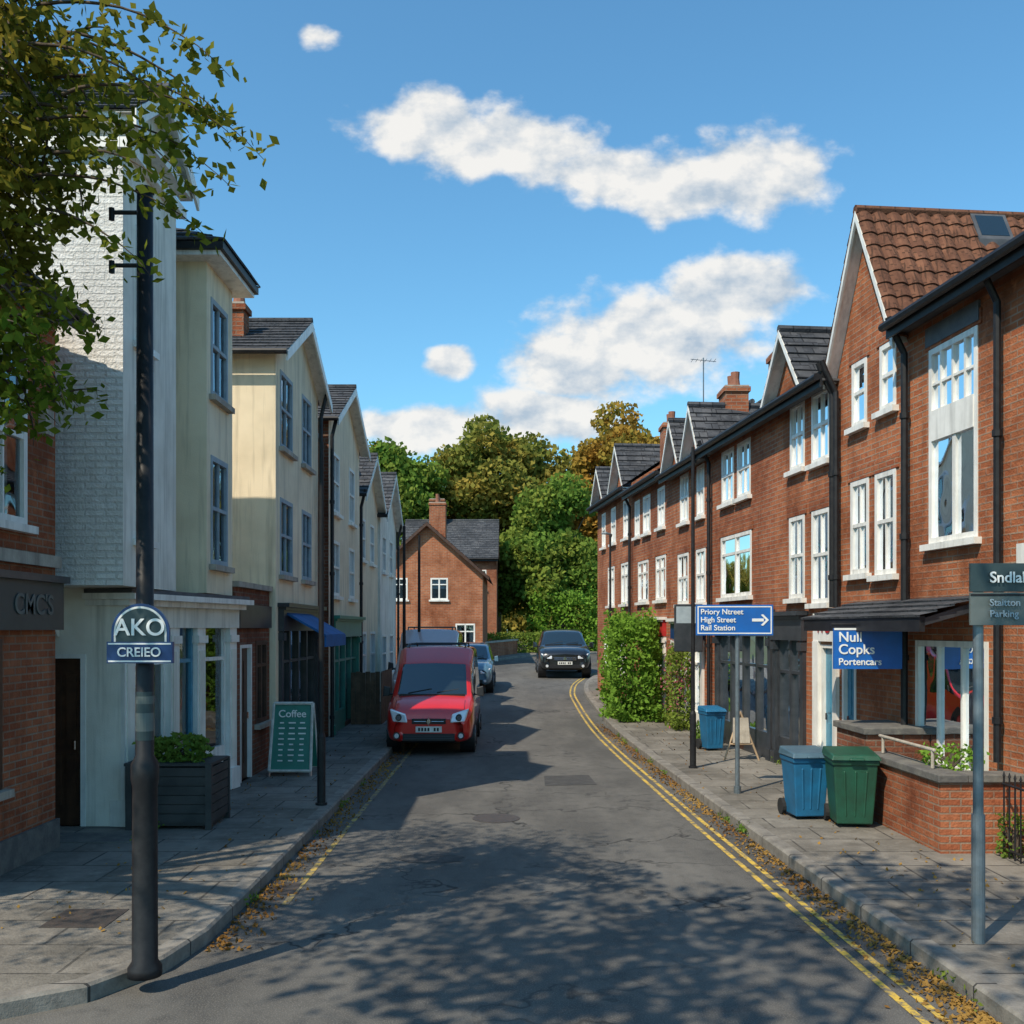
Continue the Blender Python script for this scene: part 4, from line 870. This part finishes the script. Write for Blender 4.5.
# ---------------------------------------------------------------- leaf litter, weeds
N=6500; side=rng.random(N)<.42; y=6+rng.random(N)**1.6*20
xl=-2.3+np.abs(rng.normal(size=N))*.15+.02; xr=(2.98-.045*(y-6))-np.abs(rng.normal(size=N))*.14-.03; xr=np.where(y>14,2.62-.0325*(y-14)-np.abs(rng.normal(size=N))*.12-.03,xr)
x=np.where(side,xl,xr); keep=~(side&(y<7.4)); up=rng.random(N)<.10
x=np.where(up,np.where(side,-2.5-rng.random(N)*1.6,xr+.45+rng.random(N)*1.3),x); zz=np.where(up,.13,.012)
leafmesh('leaf_litter',np.stack([x,y,zz],1)[keep],rng.uniform(.02,.055,size=int(keep.sum())),'leaf_litter',flat=.85,width=.7)
wp=[]
for i in range(46):
    yy=rng.uniform(6.3,24); sd=rng.random()<.65
    xx=(2.98-.045*(yy-6)-.01) if (sd and yy<14) else (2.62-.0325*(yy-14)-.01 if sd else -2.28); 
    if rng.random()<.35: xx=(5.4-.1*(yy-8)-.04) if sd else -4.0
    if not sd and yy<8: continue
    base=.0 if abs(xx)<3.05 else .12
    wp.append(np.array([xx,yy,base+.04])+rng.normal(size=(int(rng.uniform(12,40)),3))*np.array([.035,.09,.03]))
wp=np.concatenate(wp); wp[:,2]=np.abs(wp[:,2]); leafmesh('weeds',wp,.05,'leaf_green')
# ---------------------------------------------------------------- near trees
def bigtree(name,base,crown_c,crown_r,ncl,nleaf,ls,mat,twigs=None,plane=None,limbs=10):
    e=empty(name,base); mb=MB(); b=Vector(base); c=Vector(crown_c); fork=b.lerp(c,.25); fork.z=b.z+ (c.z-b.z)*.55
    mb.tube([b-Vector((0,0,.2)),b+Vector((0,0,.3)),b.lerp(fork,.5),fork],[.34,.26,.22,.18],12,'bark')
    cl=clumps(np.array(crown_c),np.array(crown_r),ncl,.75)
    if plane: cl=[q for q in cl if plane(q[0])]
    pos=crownpts(cl,nleaf)
    if plane: pos=pos[np.array([bool(plane(p)) for p in pos])]
    for q,r in cl[:limbs]:
        q=Vector(q); mid=fork.lerp(q,.5)+Vector((0,0,.3)); mb.tube([fork,mid,q],[.1,.06,.015],7,'bark')
    P=[pos]; 
    if twigs:
        for (s,d,L,nl) in twigs:
            s=Vector(s); d=Vector(d).normalized(); pts=[s]; cur=s.copy(); dd=d.copy(); st=L/10
            for k in range(10):
                dd=(dd+Vector((rng.uniform(-.12,.12),rng.uniform(-.12,.12),-.10+rng.uniform(-.06,.06)))).normalized(); cur=cur+dd*st; pts.append(cur.copy())
            mb.tube(pts,[.012*(1-k/12) for k in range(11)],4,'bark')
            for k in range(nl):
                t=rng.uniform(.15,1)*10; i=min(9,int(t)); p=pts[i].lerp(pts[i+1],t-i); P.append(np.array([[p.x+rng.normal()*.055,p.y+rng.normal()*.055,p.z+rng.normal()*.045-.02]]))
    P=np.concatenate(P); leafmesh('foliage',P,rng.uniform(ls*.6,ls*1.2,size=len(P)),mat,e,width=.6); mb.build('trunk',e,smooth=True)
tw=[]
for i in range(330):
    z=rng.uniform(3.8,6.6); hi=z>5.5; s=(rng.uniform(-4.0,-3.1 if not hi else -2.95),rng.uniform(5.8,6.9),z); tw.append((s,(rng.uniform(-.2,.7),rng.uniform(-.5,.3),rng.uniform(-.4,.3)),rng.uniform(.3,.55 if not hi else .7),34))
for s,d,L,n in (((-2.9,6.2,5.8),(1,-.05,.28),1.55,110),((-2.9,6.1,5.5),(1,.0,.22),1.35,90),((-2.8,6.2,6.1),(1,.1,.1),1.2,80),((-2.7,6.0,5.6),(1,-.2,.45),1.1,80),((-2.9,6.2,5.0),(1,0,.0),.8,60),((-3.0,6.2,5.2),(1,0,.3),1.2,80),((-3.0,6.1,4.5),(1,0,-.1),.6,50),((-3.1,6.2,4.2),(.9,0,-.3),.6,50),((-2.9,6.1,6.2),(1,0,.15),1.4,90),((-3.0,6.0,5.9),(1,-.1,.0),1.5,100),((-2.9,6.1,5.6),(1,-.1,-.05),1.2,90),((-2.8,6.1,5.3),(1,0,.1),.9,70)):
    tw.append((s,d,L,n))
bigtree('added_shade_tree',(-6.3,6.9,.1),(-5.4,5.6,6.6),(2.3,2.5,2.6),60,360,.085,'leaf_front',tw)
bigtree('added_shade_tree',(-4.6,-3.0,0),(-1.4,.9,8.0),(4.6,3.4,2.4),80,170,.22,'leaf_front',None,plane=lambda p:p[2]>3.1+.70*p[1])  # unseen tree added to shade the foreground road, crown cut clear of view
# ---------------------------------------------------------------- world
w=bpy.data.worlds.new('World'); scene.world=w; w.use_nodes=True; nt=w.node_tree; nt.nodes.clear()
try: w.cycles.sampling_method='NONE'
except Exception: pass
sun=Vector((-.41,-.50,.76)).normalized(); el=math.asin(sun.z); az=math.atan2(sun.x,sun.y)
sky=nn(nt,'ShaderNodeTexSky',sky_type='NISHITA'); sky.sun_disc=False; sky.sun_elevation=el; sky.sun_rotation=az%(2*math.pi); sky.air_density=1.2; sky.dust_density=.5; sky.ozone_density=2.0
skc=nn(nt,'ShaderNodeMix',{},data_type='RGBA',blend_type='MULTIPLY'); skc.inputs[0].default_value=1; nt.links.new(sky.outputs[0],skc.inputs[6]); skc.inputs[7].default_value=(.66,1.12,1.25,1)
bg=nn(nt,'ShaderNodeBackground',{'Color':skc.outputs[2],'Strength':.15})
gen=nn(nt,'ShaderNodeTexCoord').outputs['Generated']; sp=nn(nt,'ShaderNodeSeparateXYZ',{0:gen})
def mth(op,a,b=None,clamp=False):
    d={0:a}
    if b is not None: d[1]=b
    return nn(nt,'ShaderNodeMath',d,operation=op,use_clamp=clamp).outputs[0]
ym=mth('MAXIMUM',sp.outputs[1],.02); u=mth('DIVIDE',sp.outputs[0],ym); v=mth('DIVIDE',sp.outputs[2],ym)
uv=nn(nt,'ShaderNodeCombineXYZ',{0:u,1:v}).outputs[0]
wn=nn(nt,'ShaderNodeTexNoise',{'Vector':uv,'Scale':9,'Detail':2}).outputs['Color']
wv=nn(nt,'ShaderNodeVectorMath',{0:wn,1:(.05,.05,0),2:(-.025,-.025,0)},operation='MULTIPLY_ADD').outputs[0]
uvw=nn(nt,'ShaderNodeVectorMath',{0:uv,1:wv},operation='ADD').outputs[0]
EL=[(425,122,85,36,1),(515,148,110,40,1),(620,175,115,38,1),(765,165,75,44,1),(700,188,110,34,1),(740,292,85,40,1),(655,330,120,58,1),(575,368,90,42,1),(450,366,28,22,.9),(545,415,80,34,1),(425,428,95,28,1),(315,35,45,20,.4)]
f=None
for px,py,a,b_,wt in EL:
    sx_,sy_=1000/a,1000/b_
    d=nn(nt,'ShaderNodeVectorMath',{0:uvw,1:(sx_,sy_,0),2:(-(px-512)/1000*sx_,-(628-py)/1000*sy_,0)},operation='MULTIPLY_ADD').outputs[0]
    l=nn(nt,'ShaderNodeVectorMath',{0:d},operation='LENGTH').outputs['Value']
    if wt<1: l=mth('ADD',l,(1-wt)*.7)
    f=l if f is None else mth('MINIMUM',f,l)
def cn(off): return nn(nt,'ShaderNodeTexNoise',{'Vector':nn(nt,'ShaderNodeMapping',{'Vector':uv,'Location':off,'Scale':(1,1.35,1)}).outputs[0],'Scale':15,'Detail':5,'Roughness':.56}).outputs['Fac']
A=cn((0,0,0)); B=cn((-.010,.028,0))
f2=mth('ADD',mth('SUBTRACT',1.1,mth('MINIMUM',f,2.0)),mth('MULTIPLY',mth('SUBTRACT',A,.5),1.7))
dens=nn(nt,'ShaderNodeMapRange',{0:f2,1:.0,2:.5},interpolation_type='SMOOTHSTEP').outputs[0]
infront=mth('GREATER_THAN',sp.outputs[1],.05); dens=mth('MULTIPLY',dens,mth('MULTIPLY',infront,.96))
sh=mth('ADD',mth('MULTIPLY',mth('SUBTRACT',A,B),3.6),.68,True)  # sunlit and shaded cloud sides painted into the colour from offset noise
cc=nn(nt,'ShaderNodeMix',{},data_type='RGBA'); nt.links.new(sh,cc.inputs[0]); cc.inputs[6].default_value=(.48,.58,.69,1); cc.inputs[7].default_value=(.97,.95,.91,1)
cb=nn(nt,'ShaderNodeBackground',{'Color':cc.outputs[2],'Strength':.96})
mx=nn(nt,'ShaderNodeMixShader',{0:dens,1:bg.outputs[0],2:cb.outputs[0]}); wo=nn(nt,'ShaderNodeOutputWorld',{0:mx.outputs[0]})
ld=bpy.data.lights.new('sun','SUN'); ld.energy=5.0; ld.angle=math.radians(.5); ld.color=(1,.88,.70)
lo=link(bpy.data.objects.new('sun',ld)); lo.rotation_euler=sun.to_track_quat('Z','Y').to_euler(); lo.location=(-20,-20,40)
# ---------------------------------------------------------------- camera
cd=bpy.data.cameras.new('camera'); cam=link(bpy.data.objects.new('camera',cd)); cam.location=(0,0,2.4); cam.rotation_euler=(math.radians(90),0,0)
cd.sensor_width=36; cd.lens=36*1000/1024; cd.shift_y=(628-512)/1024; cd.clip_end=2000; cd.clip_start=.05
scene.camera=cam
scene.view_settings.view_transform='Standard'; scene.view_settings.look='None'; scene.view_settings.exposure=0
